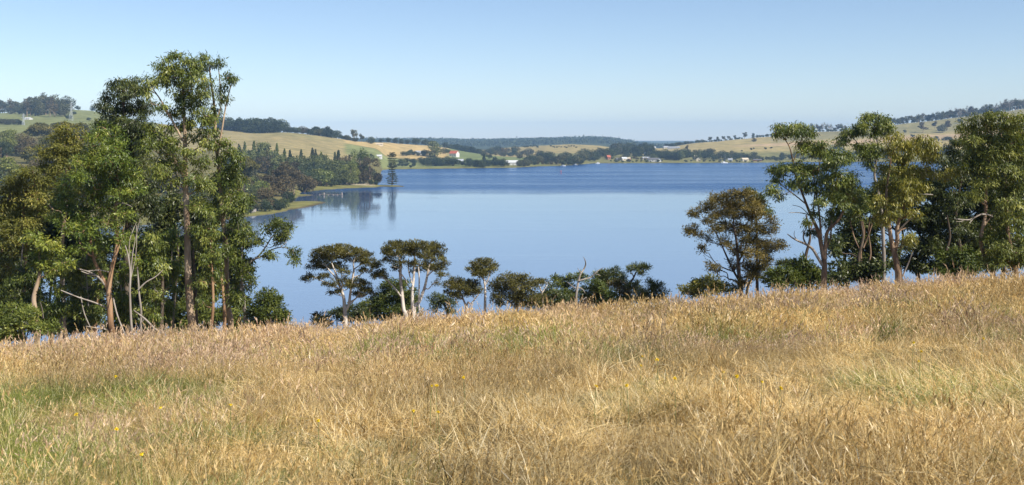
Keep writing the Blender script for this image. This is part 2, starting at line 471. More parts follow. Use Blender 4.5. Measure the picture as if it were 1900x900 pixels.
# ------------------------------------------------------------------ meadow ground
m, nt, N, L, out = mat_new('meadow_soil')
geo = N.new('ShaderNodeNewGeometry')
na = noise(N, L, 0.5, 6, geo.outputs['Position'], 0.65); nb = noise(N, L, 14, 4, geo.outputs['Position'], 0.7)
r1 = ramp(N, [(0.34, (0.13, 0.12, 0.045)), (0.52, (0.25, 0.185, 0.085)), (0.7, (0.33, 0.24, 0.11))]); L.new(na.outputs[0], r1.inputs[0])
r2 = ramp(N, [(0.3, (0.55, 0.55, 0.5)), (0.7, (1.15, 1.12, 1.05))]); L.new(nb.outputs[0], r2.inputs[0])
pb = N.new('ShaderNodeBsdfPrincipled'); pb.inputs['Roughness'].default_value = 1.0; pb.inputs['Specular IOR Level'].default_value = 0.1
L.new(mix_rgb(N, L, 1.0, r1.outputs[0], r2.outputs[0], 'MULTIPLY'), pb.inputs['Base Color'])
bp = N.new('ShaderNodeBump'); bp.inputs['Strength'].default_value = 0.8; bp.inputs['Distance'].default_value = 0.06
L.new(nb.outputs[0], bp.inputs['Height']); L.new(bp.outputs[0], pb.inputs['Normal']); L.new(pb.outputs[0], out.inputs[0])
xs = np.concatenate([np.linspace(-260, -62, 30), np.linspace(-60, 60, 150), np.linspace(62, 260, 30)])
ys = np.concatenate([np.linspace(-60, 0, 15), np.linspace(1, 64, 110), np.linspace(66, 190, 40)])
X, Y = np.meshgrid(xs, ys, indexing='ij')
tag(add('meadow_field', grid_mesh('meadow_field', X, Y, zf(X, Y), [m])), kind='structure')
# ------------------------------------------------------------------ meadow grass
# colour: dry straw that turns green in places; seed heads are tan to dusty pink
m, nt, N, L, out = mat_new('dry_grass')
at = N.new('ShaderNodeAttribute'); at.attribute_name = 'var'
hd = N.new('ShaderNodeAttribute'); hd.attribute_name = 'head'
gi = N.new('ShaderNodeAttribute'); gi.attribute_name = 'green'; gi.attribute_type = 'INSTANCER'
ti = N.new('ShaderNodeAttribute'); ti.attribute_name = 'tone'; ti.attribute_type = 'INSTANCER'
straw = ramp(N, [(0.0, (0.10, 0.052, 0.015)), (0.18, (0.33, 0.19, 0.05)), (0.5, (0.655, 0.475, 0.19)), (0.8, (0.81, 0.65, 0.34)), (1.0, (0.88, 0.78, 0.53))])
grn = ramp(N, [(0.0, (0.06, 0.085, 0.015)), (0.4, (0.21, 0.24, 0.042)), (1.0, (0.50, 0.47, 0.13))])
hea = ramp(N, [(0.0, (0.36, 0.22, 0.08)), (0.4, (0.60, 0.41, 0.15)), (1.0, (0.80, 0.61, 0.29))])
hep = ramp(N, [(0.0, (0.36, 0.23, 0.18)), (0.4, (0.56, 0.39, 0.315)), (1.0, (0.76, 0.60, 0.51))])
pk = N.new('ShaderNodeAttribute'); pk.attribute_name = 'pink'; pk.attribute_type = 'INSTANCER'
L.new(at.outputs['Fac'], hep.inputs[0])
for r in (straw, grn, hea): L.new(at.outputs['Fac'], r.inputs[0])
gf = math_n(N, L, 'ADD', math_n(N, L, 'MULTIPLY', math_n(N, L, 'SUBTRACT', gi.outputs['Fac'], at.outputs['Fac']), 2.2), 0.5, clamp=True)
c = mix_rgb(N, L, gf, straw.outputs[0], grn.outputs[0])
c = mix_rgb(N, L, hd.outputs['Fac'], c, mix_rgb(N, L, pk.outputs['Fac'], hea.outputs[0], hep.outputs[0]))
tn = N.new('ShaderNodeMapRange'); tn.inputs[3].default_value = 0.72; tn.inputs[4].default_value = 1.28
L.new(ti.outputs['Fac'], tn.inputs[0])
cv = N.new('ShaderNodeVectorMath'); cv.operation = 'SCALE'
L.new(c, cv.inputs[0]); L.new(tn.outputs[0], cv.inputs['Scale'])
pb = N.new('ShaderNodeBsdfPrincipled'); pb.inputs['Roughness'].default_value = 0.42; pb.inputs['Specular IOR Level'].default_value = 0.5
tr = N.new('ShaderNodeBsdfTranslucent')
L.new(cv.outputs[0], pb.inputs['Base Color']); L.new(cv.outputs[0], tr.inputs['Color'])
mx = N.new('ShaderNodeMixShader'); mx.inputs[0].default_value = 0.38
L.new(pb.outputs[0], mx.inputs[1]); L.new(tr.outputs[0], mx.inputs[2]); L.new(mx.outputs[0], out.inputs[0])
M_grass = m

def tuft_mesh(name, seed, n, hmin, hmax, w, bend, spread, stalks=0, head=0.09, hw=0.012, lean=0.35, shh=(0.5, 0.78)):
    rng = np.random.default_rng(seed)
    V, Fq, A, H = [], [], [], []
    nv = 0
    def blade(base, h, az, ln, bd, wd, val, seg=4):
        nonlocal nv
        t = np.linspace(0, 1, seg + 1)
        hor = np.array([math.cos(az), math.sin(az), 0]); side = np.array([-math.sin(az), math.cos(az), 0])
        tw = rng.uniform(-1, 1); side = side * math.cos(tw) + hor * math.sin(tw)
        ang = ln + bd * t ** 1.4
        seglen = h / seg
        dx = np.concatenate([[0], np.cumsum(np.sin(ang[1:]) * seglen)]); dz = np.concatenate([[0], np.cumsum(np.cos(ang[1:]) * seglen)])
        c = base + hor * dx[:, None] + np.array([0, 0, 1.0]) * dz[:, None]
        c[:, 2] = np.maximum(c[:, 2], 0.015 + 0.03 * rng.random())
        ww = wd * (1 - 0.85 * t ** 1.5)
        V.append(np.stack([c - side * ww[:, None] / 2, c + side * ww[:, None] / 2], 1).reshape(-1, 3))
        for k in range(seg):
            Fq.append((nv + 2 * k, nv + 2 * k + 1, nv + 2 * k + 3, nv + 2 * k + 2)); A.append(val); H.append(0)
        nv += 2 * (seg + 1)
        return c[-1], c[-1] - c[-2]
    for i in range(n):
        r = spread * math.sqrt(rng.random()); a = rng.uniform(0, 6.283)
        base = np.array([r * math.cos(a), r * math.sin(a), 0])
        blade(base, rng.uniform(hmin, hmax), rng.normal(0, 1.0) if bend > 0.9 else rng.uniform(0, 6.283), abs(rng.normal(0, lean)) if lean < 1 else rng.uniform(1.1, 1.56), bend * rng.uniform(0.3, 1.3) * (1 if lean < 1 else rng.choice([-.6, .4])), w * rng.uniform(0.6, 1.3), float(rng.beta(1.25, 1.25)))
    for i in range(stalks):
        r = spread * 1.2 * math.sqrt(rng.random()); a = rng.uniform(0, 6.283)
        base = np.array([r * math.cos(a), r * math.sin(a), 0])
        val = float(rng.beta(2, 2))
        tip, d = blade(base, rng.uniform(*shh), rng.normal(0.3, 1.1), abs(rng.normal(0, 0.12)), rng.uniform(0.1, 0.7), w * 0.55, 0.4 + 0.5 * val, 4)
        d = d / np.linalg.norm(d)
        hl = head * rng.uniform(0.7, 1.3); hv = float(rng.beta(2, 2))
        for q in range(5):                                   # a loose spike: crossed spindles set along the tip
            s = np.cross(d, rng.normal(size=3)); s /= np.linalg.norm(s)
            off = d * hl * (0.22 * (q - 2) - 0.4) + s * hw * rng.uniform(0, .8)
            dd = d + rng.normal(size=3) * 0.16; L0 = hl * rng.uniform(0.5, 0.8)
            b0 = tip + off
            V.append(np.array([b0, b0 + dd * L0 * .45 + s * hw / 2, b0 + dd * L0, b0 + dd * L0 * .45 - s * hw / 2]))
            Fq.append((nv, nv + 1, nv + 2, nv + 3)); A.append(float(np.clip(hv + rng.normal() * 0.15, 0, 1))); H.append(1); nv += 4
    me = new_mesh(name, np.concatenate(V), np.array(Fq), [M_grass], {'var': A, 'head': H}, smooth=False)
    return me

gcol = bpy.data.collections.new("grass_tufts")               # sources of the instances only, never linked to the scene
kinds = []
def src(me):
    o = bpy.data.objects.new("tuft_%02d" % len(kinds), me); gcol.objects.link(o); kinds.append(o)
for s in range(3): src(tuft_mesh("meadow_tuft", 10 + s, 32, 0.12, 0.42, 0.0062, 1.1, 0.15, 6, 0.06, 0.0085, 0.38, (0.30, 0.52)))   # 0-2 meadow grass
for s in range(5): src(tuft_mesh("straw_tuft", 20 + s, 38, 0.20, 0.55, 0.0064, 2.3, 0.20, 3, 0.055, 0.008, 0.6, (0.30, 0.48)))        # 3-7 bent straw
for s in range(2): src(tuft_mesh("green_tuft", 30 + s, 36, 0.12, 0.36, 0.0062, 0.9, 0.12, 0, lean=0.4))                             # 8-9 green grass
for s in range(4): src(tuft_mesh("fallen_straw", 40 + s, 40, 0.18, 0.46, 0.0068, 0.8, 0.26, 0, lean=1.25))                     # 10-13 lying straw
for s in range(4): src(tuft_mesh("far_tuft", 50 + s, 24, 0.20, 0.48, 0.0125, 0.9, 0.26, 16, 0.095, 0.0155, 0.28, (0.32, 0.60)))        # 14-17 farther off: broad tufts full of seed heads
for s in range(2): src(tuft_mesh("tall_stalk", 60 + s, 6, 0.25, 0.45, 0.009, 0.6, 0.2, 5, 0.12, 0.014, 0.2, (0.52, 0.86)))            # 18-19 tall stalks
for s in range(3): src(tuft_mesh("tussock", 70 + s, 100, 0.22, 0.55, 0.0060, 1.3, 0.15, 6, 0.07, 0.008, 0.45, (0.4, 0.6)))           # 20-22 tussocks

def tuft_points():
    rng = np.random.default_rng(77)
    X, Y, K, SC, RZ, TX, G, T, PK = [], [], [], [], [], [], [], [], []
    def tus(rng, n, g, flat): return rng.integers(20, 23, n)
    def sow(y0, y1, dens, choose, smin, smax):
        n = int((y1 - y0) * (0.5 * (y0 + y1) * 0.97 + 16) * dens)
        y = np.sqrt(rng.uniform(y0 * y0, y1 * y1, n)); w = y * 0.485 + 8.0
        x = rng.uniform(-1, 1, n) * w
        keep = rng.random(n) < np.clip(0.62 + 2.6 * (fbm(x * 0.9, y * 0.7, 61) - 0.44), 0.12, 1)
        x, y = x[keep], y[keep]
        g = np.clip((fbm(x * 0.34 + 3, y * 0.30, 71) - 0.49) * 4.4 + 0.46 + 1.2 * (fbm(x * 1.3, y * 1.3, 75) - 0.47), 0, 1)
        # greener on the near left and far right, drier on the brow
        g = np.clip(g + 0.22 * np.clip((-x / (y * 0.45)) - 0.2, 0, 1) * np.clip((24 - y) / 10, 0, 1) - 0.22 * np.clip((y - 22) / 14, 0, 1), 0, 1)
        t = np.clip(0.5 + (fbm(x * 0.3, y * 0.22, 81) - 0.47) * 1.6 + 0.5 * (rng.random(len(x)) - 0.5) , 0, 1)
        flat = np.clip((fbm(x * 0.42 + 9, y * 0.36, 91) - 0.49) * 11 + 0.35 * np.clip((13 - y) / 4, 0, 1) + 1.8 * np.clip(x / (0.47 * y) + 0.02, 0, 1) * np.clip((16 - y) / 4, 0, 1), 0, 1)
        swirl = 6.283 * fbm(x * 0.16, y * 0.16, 101) * 1.6
        t = np.clip(t + 0.30 * flat - 0.04, 0, 1)
        k = choose(rng, len(x), g, flat)
        if choose is tus:
            ok = rng.random(len(x)) > flat * 0.9
            x, y, g, t, k, swirl, flat = (q[ok] for q in (x, y, g, t, k, swirl, flat))
        K.append(k); X.append(x); Y.append(y); SC.append(rng.uniform(smin, smax, len(x)) * np.clip(0.62 + 1.9 * (fbm(x * 1.0, y * 0.8, 111) - 0.30), 0.45, 1.35))
        PK.append(np.clip((fbm(x * 0.22, y * 0.3, 131) - 0.42) * 4.5 + 0.42 * np.clip((y - 14) / 12, 0, 1), 0, 1) * 0.66)
        lay = np.isin(k, (3, 4, 5, 6, 7, 10, 11, 12, 13))
        RZ.append(np.where(lay, swirl + rng.normal(0, 0.9, len(x)), rng.uniform(0, 6.283, len(x))))
        TX.append(rng.normal(0, 0.24, len(x)))
        G.append(g); T.append(t)
    def near(rng, n, g, flat):
        u = rng.random(n)
        k = np.where(u < 0.50, rng.integers(3, 8, n), rng.integers(0, 3, n))
        k = np.where((rng.random(n) < g * 0.75), rng.integers(8, 10, n), k)
        return np.where(rng.random(n) < flat * 0.95, np.where(rng.random(n) < 0.8, rng.integers(10, 14, n), rng.integers(3, 8, n)), k)
    def mid(rng, n, g, flat):
        u = rng.random(n)
        k = np.where(u < 0.42, rng.integers(0, 3, n), np.where(u < 0.64, rng.integers(3, 8, n), rng.integers(14, 18, n)))
        k = np.where(rng.random(n) < g * 0.55, rng.integers(8, 10, n), k)
        return np.where(rng.random(n) < flat * 0.5, rng.integers(3, 8, n), k)
    def far(rng, n, g, flat):
        u = rng.random(n)
        return np.where(u < 0.90, rng.integers(14, 18, n), rng.integers(18, 20, n))
    sow(6.5, 13, 58, near, 0.7, 1.2)
    sow(13, 21, 38, near, 0.75, 1.25)
    sow(20, 32, 20, mid, 0.85, 1.3)
    sow(30, 53, 11, far, 0.8, 1.2)
    sow(50, 66, 4.0, far, 0.85, 1.2)
    sow(7, 30, 0.55, tus, 0.6, 1.15)
    sow(6.5, 17, 24, lambda rng, n, g, flat: rng.integers(10, 14, n), 0.7, 1.2)
    c = np.concatenate
    return c(X), c(Y), c(K), c(SC), c(RZ), c(TX), c(G), c(T), c(PK)
gx, gy, gk, gs, grz, gtx, gg, gt, gpk = tuft_points()
me = bpy.data.meshes.new("meadow_grass")
me.vertices.add(len(gx))
me.vertices.foreach_set('co', np.stack([gx, gy, zf(gx, gy) - 0.015], 1).astype(np.float32).ravel())
for nm, ty, v in (('kind_id', 'INT', gk.astype(np.int32)), ('scl', 'FLOAT', gs), ('green', 'FLOAT', gg), ('tone', 'FLOAT', gt), ('pink', 'FLOAT', gpk)):
    a = me.attributes.new(nm, ty, 'POINT'); a.data.foreach_set('value', np.ascontiguousarray(v, dtype=np.int32 if ty == 'INT' else np.float32))
a = me.attributes.new('rot', 'FLOAT_VECTOR', 'POINT')
a.data.foreach_set('vector', np.stack([gtx, gtx[::-1], grz], 1).astype(np.float32).ravel())
me.materials.append(M_grass)
grass = add('meadow_grass', me)
tag(grass, 'tall dry meadow grass with green patches and tan seed heads covering the hillside', 'grass', kind='stuff')
ng = bpy.data.node_groups.new('scatter_grass', 'GeometryNodeTree')
ng.interface.new_socket('Geometry', in_out='INPUT', socket_type='NodeSocketGeometry')
ng.interface.new_socket('Geometry', in_out='OUTPUT', socket_type='NodeSocketGeometry')
gi_, go_ = ng.nodes.new('NodeGroupInput'), ng.nodes.new('NodeGroupOutput')
ci = ng.nodes.new('GeometryNodeCollectionInfo'); ci.inputs['Collection'].default_value = gcol
ci.inputs['Separate Children'].default_value = True; ci.inputs['Reset Children'].default_value = True
iop = ng.nodes.new('GeometryNodeInstanceOnPoints'); iop.inputs['Pick Instance'].default_value = True
def named(nm, ty):
    n = ng.nodes.new('GeometryNodeInputNamedAttribute'); n.data_type = ty; n.inputs['Name'].default_value = nm
    return n.outputs['Attribute']
e2r = ng.nodes.new('FunctionNodeEulerToRotation')
ng.links.new(named('rot', 'FLOAT_VECTOR'), e2r.inputs[0])
ng.links.new(gi_.outputs[0], iop.inputs['Points']); ng.links.new(ci.outputs[0], iop.inputs['Instance'])
ng.links.new(named('kind_id', 'INT'), iop.inputs['Instance Index'])
ng.links.new(e2r.outputs[0], iop.inputs['Rotation']); ng.links.new(named('scl', 'FLOAT'), iop.inputs['Scale'])
ng.links.new(iop.outputs[0], go_.inputs[0])
md = grass.modifiers.new('scatter', 'NODES'); md.node_group = ng
print('grass tufts', len(gx))
# ------------------------------------------------------------------ tree builder
def leaf_stops(dark, mid, lite): return [(0.0, dark), (0.5, mid), (1.0, lite)]
M_gum = leaf_mat('gum_leaf', leaf_stops((0.034, 0.056, 0.014), (0.115, 0.15, 0.036), (0.30, 0.315, 0.09)), 0.22, 0.42, 0.2, 0.4)
M_fresh = leaf_mat('fresh_gum_leaf', leaf_stops((0.045, 0.08, 0.016), (0.14, 0.19, 0.036), (0.34, 0.35, 0.08)), 0.22, 0.42, 0.2, 0.4)
M_olive = leaf_mat('olive_leaf', leaf_stops((0.058, 0.066, 0.016), (0.15, 0.158, 0.038), (0.33, 0.29, 0.085)), 0.22, 0.5, 0.2)
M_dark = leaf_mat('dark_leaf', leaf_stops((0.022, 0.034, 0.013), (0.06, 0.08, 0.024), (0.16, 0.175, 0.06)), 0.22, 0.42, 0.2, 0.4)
M_green = leaf_mat('wattle_leaf', leaf_stops((0.03, 0.05, 0.012), (0.085, 0.112, 0.027), (0.19, 0.21, 0.055)), 0.26, 0.5, 0.2)
M_tea = leaf_mat('tea_tree_leaf', leaf_stops((0.04, 0.042, 0.015), (0.098, 0.094, 0.03), (0.20, 0.185, 0.06)), 0.2, 0.55, 0.2)
M_bronze = leaf_mat('bronze_leaf', leaf_stops((0.052, 0.046, 0.018), (0.135, 0.112, 0.038), (0.27, 0.21, 0.075)), 0.25, 0.5, 0.2)
M_weep = leaf_mat('weeping_leaf', leaf_stops((0.065, 0.08, 0.016), (0.20, 0.20, 0.042), (0.42, 0.37, 0.095)), 0.22, 0.42, 0.2, 0.4)
M_blue = leaf_mat('grey_green_leaf', leaf_stops((0.042, 0.06, 0.017), (0.14, 0.165, 0.046), (0.34, 0.345, 0.11)), 0.26, 0.45, 0.2)
B_gum = bark_mat('gum_bark', (0.13, 0.085, 0.055), (0.33, 0.235, 0.155), (0.52, 0.42, 0.31), 2.2)
B_orange = bark_mat('peeling_bark', (0.11, 0.065, 0.04), (0.30, 0.18, 0.10), (0.48, 0.34, 0.22), 2.0)
B_brown = bark_mat('brown_bark', (0.055, 0.035, 0.024), (0.20, 0.13, 0.085), (0.42, 0.31, 0.215), 2.6)
B_white = bark_mat('white_bark', (0.33, 0.28, 0.235), (0.55, 0.49, 0.43), (0.70, 0.645, 0.58), 3.0)
B_grey = bark_mat('grey_bark', (0.12, 0.10, 0.085), (0.27, 0.235, 0.20), (0.42, 0.38, 0.34), 3.0)
B_dark = bark_mat('dark_bark', (0.035, 0.026, 0.02), (0.09, 0.068, 0.05), (0.19, 0.15, 0.115), 3.0)

# leaf styles: length, width, droop, spray radius, leaves per spray, sprays per unit of (rx*ry/rs^2), how far the sprays keep to the outside
STY = {
 'gum':   dict(L=(0.15, 0.27), W=(0.032, 0.055), dr=-1.1, rs=0.34, nl=46, k=4.6, shell=0.45, up=0.0),
 'fresh': dict(L=(0.13, 0.23), W=(0.034, 0.058), dr=-0.6, rs=0.33, nl=46, k=4.4, shell=0.5, up=0.2),
 'weep':  dict(L=(0.16, 0.26), W=(0.028, 0.046), dr=-1.5, rs=0.34, nl=52, k=4.6, shell=0.5, up=0.0),
 'tea':   dict(L=(0.07, 0.14), W=(0.024, 0.040), dr=0.7, rs=0.20, nl=46, k=5.2, shell=0.55, up=0.7),
 'fine':  dict(L=(0.09, 0.17), W=(0.026, 0.044), dr=0.15, rs=0.27, nl=54, k=5.0, shell=0.4, up=0.3),
 'bush':  dict(L=(0.10, 0.19), W=(0.036, 0.060), dr=0.1, rs=0.27, nl=46, k=5.8, shell=0.5, up=0.5),
 'mass':  dict(L=(0.17, 0.30), W=(0.060, 0.095), dr=-0.5, rs=0.33, nl=26, k=4.6, shell=0.35, up=0.1),
 'pine':  dict(L=(0.14, 0.24), W=(0.022, 0.034), dr=0.6, rs=0.24, nl=50, k=4.8, shell=0.5, up=0.9),
}

def crown_and_limbs(rng, trunk_paths, ells, sty, twig, dens=1.0, min_r=0.012):
    """trunk_paths: [(pts, radii)] in metres; ells: [(centre, rx, ry(depth), rz)]; gives two Geo: wood and leaves"""
    wood, lf = Geo(), Geo()
    stems = []
    anodes, arad = [], []
    for pts, rr in trunk_paths:
        sg = Geo(); stems.append(sg)
        p, r = sg.tube(pts, rr, 8, sub=5)
        anodes.append(p); arad.append(r)
    A = np.concatenate(anodes); R = np.concatenate(arad)
    S = STY[sty]
    cs = np.array([e[0] for e in ells])
    ccen = cs.mean(0)
    order = np.argsort([np.linalg.norm(A - c, axis=1).min() for c in cs])
    for oi in order:
        c, rx, ry, rz = ells[oi]
        d = A - c
        hor = np.hypot(d[:, 0], d[:, 1])
        cost = np.sqrt((d ** 2).sum(1)) + 1.4 * np.maximum(0, d[:, 2] + 0.45 * hor) + 0.6 * (R < 0.02)
        k = cost.argmin()
        a, ra = A[k], R[k]
        ln = np.linalg.norm(c - a)
        if ln > 0.25:
            r0 = min(ra * 0.72, 0.022 + 0.020 * ln)
            mid = a * 0.5 + c * 0.5 + np.array([0, 0, -0.06 * ln]) + rng.normal(size=3) * ln * 0.07
            m1 = a * 0.78 + mid * 0.22 * 1.0 + (c - a) * 0.05
            pts = np.array([a, a * 0.72 + c * 0.28 + np.array([0, 0, -0.03 * ln]) + rng.normal(size=3) * ln * 0.035, mid, a * 0.2 + c * 0.8 + rng.normal(size=3) * ln * 0.05, c + np.array([0, 0, -rz * 0.15])])
            p, r = wood.tube(pts, [r0, r0 * 0.84, r0 * 0.68, r0 * 0.5, max(min_r, r0 * 0.36)], 6, sub=3)
            A = np.concatenate([A, p[2:]]); R = np.concatenate([R, r[2:]])
        rs = S['rs']
        n = max(4, int(2.5 * S['k'] * dens * (rx * rz) / (rs * rs) * 0.62))
        u = rng.normal(size=(n, 3)); u /= np.linalg.norm(u, axis=1, keepdims=True)
        if S['up'] > 0: u[:, 2] = np.where(u[:, 2] < 0, u[:, 2] * (1 - 0.55 * S['up']), u[:, 2])
        rr = (S['shell'] + (1 - S['shell']) * rng.random(n)) ** 0.6 * rng.uniform(0.85, 1.12, n)
        sc_ = c + u * rr[:, None] * np.array([rx, ry, rz])
        # twigs out to some of the sprays
        for q in rng.permutation(n)[:max(2, int(n * twig))]:
            e = sc_[q]
            wood.tube([c + np.array([0, 0, -rz * 0.15]), (c + e) / 2 + rng.normal(size=3) * 0.05, e], [max(min_r, 0.02), min_r, min_r * 0.7], 4)
        cout = c - ccen; cout = cout / (np.linalg.norm(cout) + 0.3)
        clump_v = rng.normal(0, 0.09)
        nl = rng.poisson(S['nl'] * 0.9, n)
        idx = np.repeat(np.arange(n), nl); M = len(idx)
        sv = rng.normal(0, 0.16, n)[idx]
        g = rng.normal(size=(M, 3)) * (rs * 0.41) * np.array([1, 1, 0.72])
        C = sc_[idx] + g
        D = rng.normal(size=(M, 3)) * 0.62 + u[idx] * 0.35 + np.array([0, 0, S['dr']]) + g / rs * 0.5
        L_ = rng.uniform(*S['L'], M); W_ = rng.uniform(*S['W'], M) * 1.2
        lf.leaves(C, D, L_, W_, rng, np.clip(0.44 + clump_v + sv + rng.normal(0, 0.13, M), 0, 1),
                  u[idx] * 0.9 + np.array([0, 0, 0.45]) + cout * 0.5 + rng.normal(size=(M, 3)) * 0.5)
    return stems, wood, lf

TREES = []
def tree(name, label, D, trunks, ells, sty='gum', leaf=None, bark=None, dep=0.8, twig=0.25, dens=1.0, seed=0, group=None, cat='tree', dead=(), deadbark=None):
    """trunks [(px, py, width px), ...] from the foot up; ells [(px, py, rx px, ry px)]: leafy masses as seen from the meadow"""
    rng = np.random.default_rng(seed + int(D * 7) + len(ells) * 13)
    mpp = D / F
    paths = []
    ds = []
    bx = (trunks[0][0][0] - CX) / F * D if trunks else None
    if bx is None: bx = (np.mean([e[0] for e in ells]) - CX) / F * D
    bz = float(zf(bx, D))
    base = np.array([bx, D, bz - 0.05])
    for ti, tr in enumerate(trunks):
        pts = [P(x, y, D) for x, y, w in tr]; rr = [w * 0.44 * mpp for x, y, w in tr]
        if ti == 0 or tr[0][1] > 9000 or len(tr[0]) == 3 and tr[0][1] >= trunks[0][0][1] - 14:   # a stem that stands on the ground
            gx_, gz_ = pts[0][0], float(zf(pts[0][0], D)) - 0.12
            if gz_ < pts[0][2] - 0.15:
                pts.insert(0, np.array([gx_, D, gz_])); rr.insert(0, rr[0] * 1.35)
        pts = np.array(pts)
        wob = rng.normal(0, 0.05, len(pts)).cumsum() * (np.arange(len(pts)) > 1) + abs(rng.normal(0, 0.4)) * np.linspace(0, 1, len(pts)) ** 1.5
        if ti > 0 and paths:                       # a fork grows out of the first stem at the same depth
            near = np.linalg.norm(paths[0][0][:, [0, 2]] - pts[0][[0, 2]], axis=1)
            if near.min() < 0.5: pts[:, 1] = paths[0][0][near.argmin(), 1]
        pts[:, 1] += wob
        paths.append((pts - base, np.array(rr)))
    if not paths:                                  # a bush: a few stems fanning from its foot
        for k in range(4):
            e = ells[rng.integers(len(ells))]
            c = P(e[0], e[1], D) - base + np.array([0, rng.normal(0, 0.4), 0])
            paths.append((np.array([[rng.normal(0, 0.15), rng.normal(0, 0.15), 0], c * 0.5 + rng.normal(size=3) * 0.1, c]), np.array([0.05, 0.035, 0.015])))
    E = []
    allx = np.array([e[0] for e in ells]); half = 0.5 * (allx.max() - allx.min()) * mpp if len(ells) else 0
    for e in ells:
        x, y, rx, ry = e[:4]
        dz = rng.uniform(-1.15, 0.85) * dep * min(half, 3.0) * 0.7 if len(e) < 5 else e[4]
        c = P(x, y, D) - base
        c[1] += dz
        k = (D + dz) / D                            # keep the mass where it is seen
        c[0] = (x - CX) / F * (D + dz) - base[0]; c[2] = HC - (y - YH) / F * (D + dz) - base[2]
        E.append((c, rx * mpp * k, 0.5 * (rx + ry) * mpp * k * (1.15 if rx < 25 else 0.95), ry * mpp * k))
    stems, wood, lf = crown_and_limbs(rng, paths, E, sty, twig, dens) if E else ([], None, None)
    root = empty(name, base)
    tag(root, label, cat, group)
    if not stems:
        for p, r in paths:
            sg = Geo(); sg.tube(p, r, 7, sub=5); stems.append(sg)
    bk = [bark or B_gum]
    t0 = None
    for i, (sg, (p, r)) in enumerate(zip(stems, paths)):
        stem = trunks and (i == 0 or p[0][2] < 0.6)
        o = add('trunk' if stem else 'limb' if trunks else 'stem', sg.mesh('trunk' if stem else 'limb', bk, True), root)
        if i == 0: t0 = o
    if wood is not None and wood.V: tag(add('branches', wood.mesh('branches', bk, True), root), kind='stuff')
    if lf is not None: add('crown', lf.mesh('crown', [leaf or M_gum]), root)
    for br in dead:
        dg = Geo()
        pts = np.array([P(x, y, D) for x, y, w in br]) - base
        pts[:, 1] -= np.linspace(0, rng.uniform(0.2, 1.0), len(pts))
        dg.tube(pts, [w * 0.5 * mpp for x, y, w in br], 6, sub=4)
        add('dead_branch', dg.mesh('dead_branch', [deadbark or B_grey], True), t0)
    TREES.append(root)
    return root

def scatter(poly_ells, n, rx, ry, seed, jit=0.3):
    """fills broad ellipses with n smaller leafy masses"""
    rng = np.random.default_rng(seed); out = []
    w = np.array([e[2] * e[3] for e in poly_ells]); w = w / w.sum()
    for i in rng.choice(len(poly_ells), n, p=w):
        x, y, a, b = poly_ells[i]; t = rng.uniform(0, 6.283); r = math.sqrt(rng.random())
        out.append((x + a * r * math.cos(t), y + b * r * math.sin(t), rx * rng.uniform(1 - jit, 1 + jit), ry * rng.uniform(1 - jit, 1 + jit)))
    return out

# ---- left group
tree('gum_tree', 'tallest gum with a straight pale trunk in the left grove', 58,
     [[(357, 616, 19), (353, 575, 17), (349, 520, 15.5), (347, 470, 14.5), (345, 420, 13), (342, 350, 11.5), (341, 300, 10), (340, 250, 8), (337, 205, 6), (334, 160, 4)],
      [(341, 330, 6), (325, 300, 4), (308, 275, 3)], [(340, 262, 5), (318, 222, 4), (298, 187, 3), (282, 165, 2)]],
     [(333, 108, 24, 12), (305, 122, 20, 14), (350, 122, 25, 16), (325, 140, 34, 18), (365, 148, 22, 18), (298, 146, 16, 14), (277, 155, 15, 14), (268, 168, 10, 10), (335, 168, 26, 16), (370, 178, 18, 16), (386, 160, 8, 14),
      (352, 196, 24, 14), (378, 214, 18, 14), (318, 205, 16, 10), (388, 232, 12, 12), (350, 222, 20, 12), (300, 197, 12, 8), (325, 235, 18, 10), (368, 252, 18, 12), (385, 262, 10, 10), (283, 240, 20, 14), (300, 262, 22, 14), (270, 268, 18, 14),
      (320, 268, 18, 14), (355, 285, 16, 10), (308, 292, 22, 14), (330, 305, 16, 10), (295, 318, 20, 14), (318, 335, 16, 12), (375, 300, 16, 12), (360, 330, 16, 14), (382, 345, 16, 14)],
     'gum', M_gum, B_gum, seed=1, dens=1.15)
tree('gum_tree', 'slim gum with an open top beside the tallest gum in the left grove', 60,
     [[(428, 604, 13), (424, 575, 12), (420, 540, 11), (419, 490, 10), (416, 440, 9.5), (411, 400, 9), (408, 345, 8), (404, 300, 7.5), (399, 262, 7), (397, 225, 6), (394, 185, 5), (389, 150, 4), (386, 125, 3)],
      [(404, 285, 4), (412, 240, 3.5), (417, 200, 3), (424, 165, 2.5), (430, 150, 2)], [(398, 230, 3), (410, 195, 2.5), (407, 160, 2), (404, 130, 2)], [(413, 408, 5), (425, 380, 4), (440, 352, 3)]],
     [(378, 110, 16, 9), (390, 122, 14, 10), (372, 124, 10, 8), (404, 116, 9, 10), (422, 144, 15, 9), (432, 150, 9, 9), (411, 160, 9, 7), (409, 178, 10, 7), (417, 184, 7, 6), (396, 200, 9, 9), (392, 222, 9, 12), (401, 215, 7, 9), (398, 242, 8, 8),
      (404, 265, 16, 10), (418, 262, 8, 6), (392, 270, 10, 10), (432, 286, 20, 13), (412, 292, 14, 10), (446, 300, 14, 10), (425, 318, 18, 11), (440, 335, 20, 12), (412, 332, 14, 11), (428, 360, 18, 12), (406, 368, 14, 12), (448, 365, 14, 10), (420, 388, 18, 12), (438, 398, 14, 10), (402, 400, 14, 12), (430, 425, 13, 12), (398, 440, 12, 14)],
     'gum', M_gum, B_gum, seed=2)
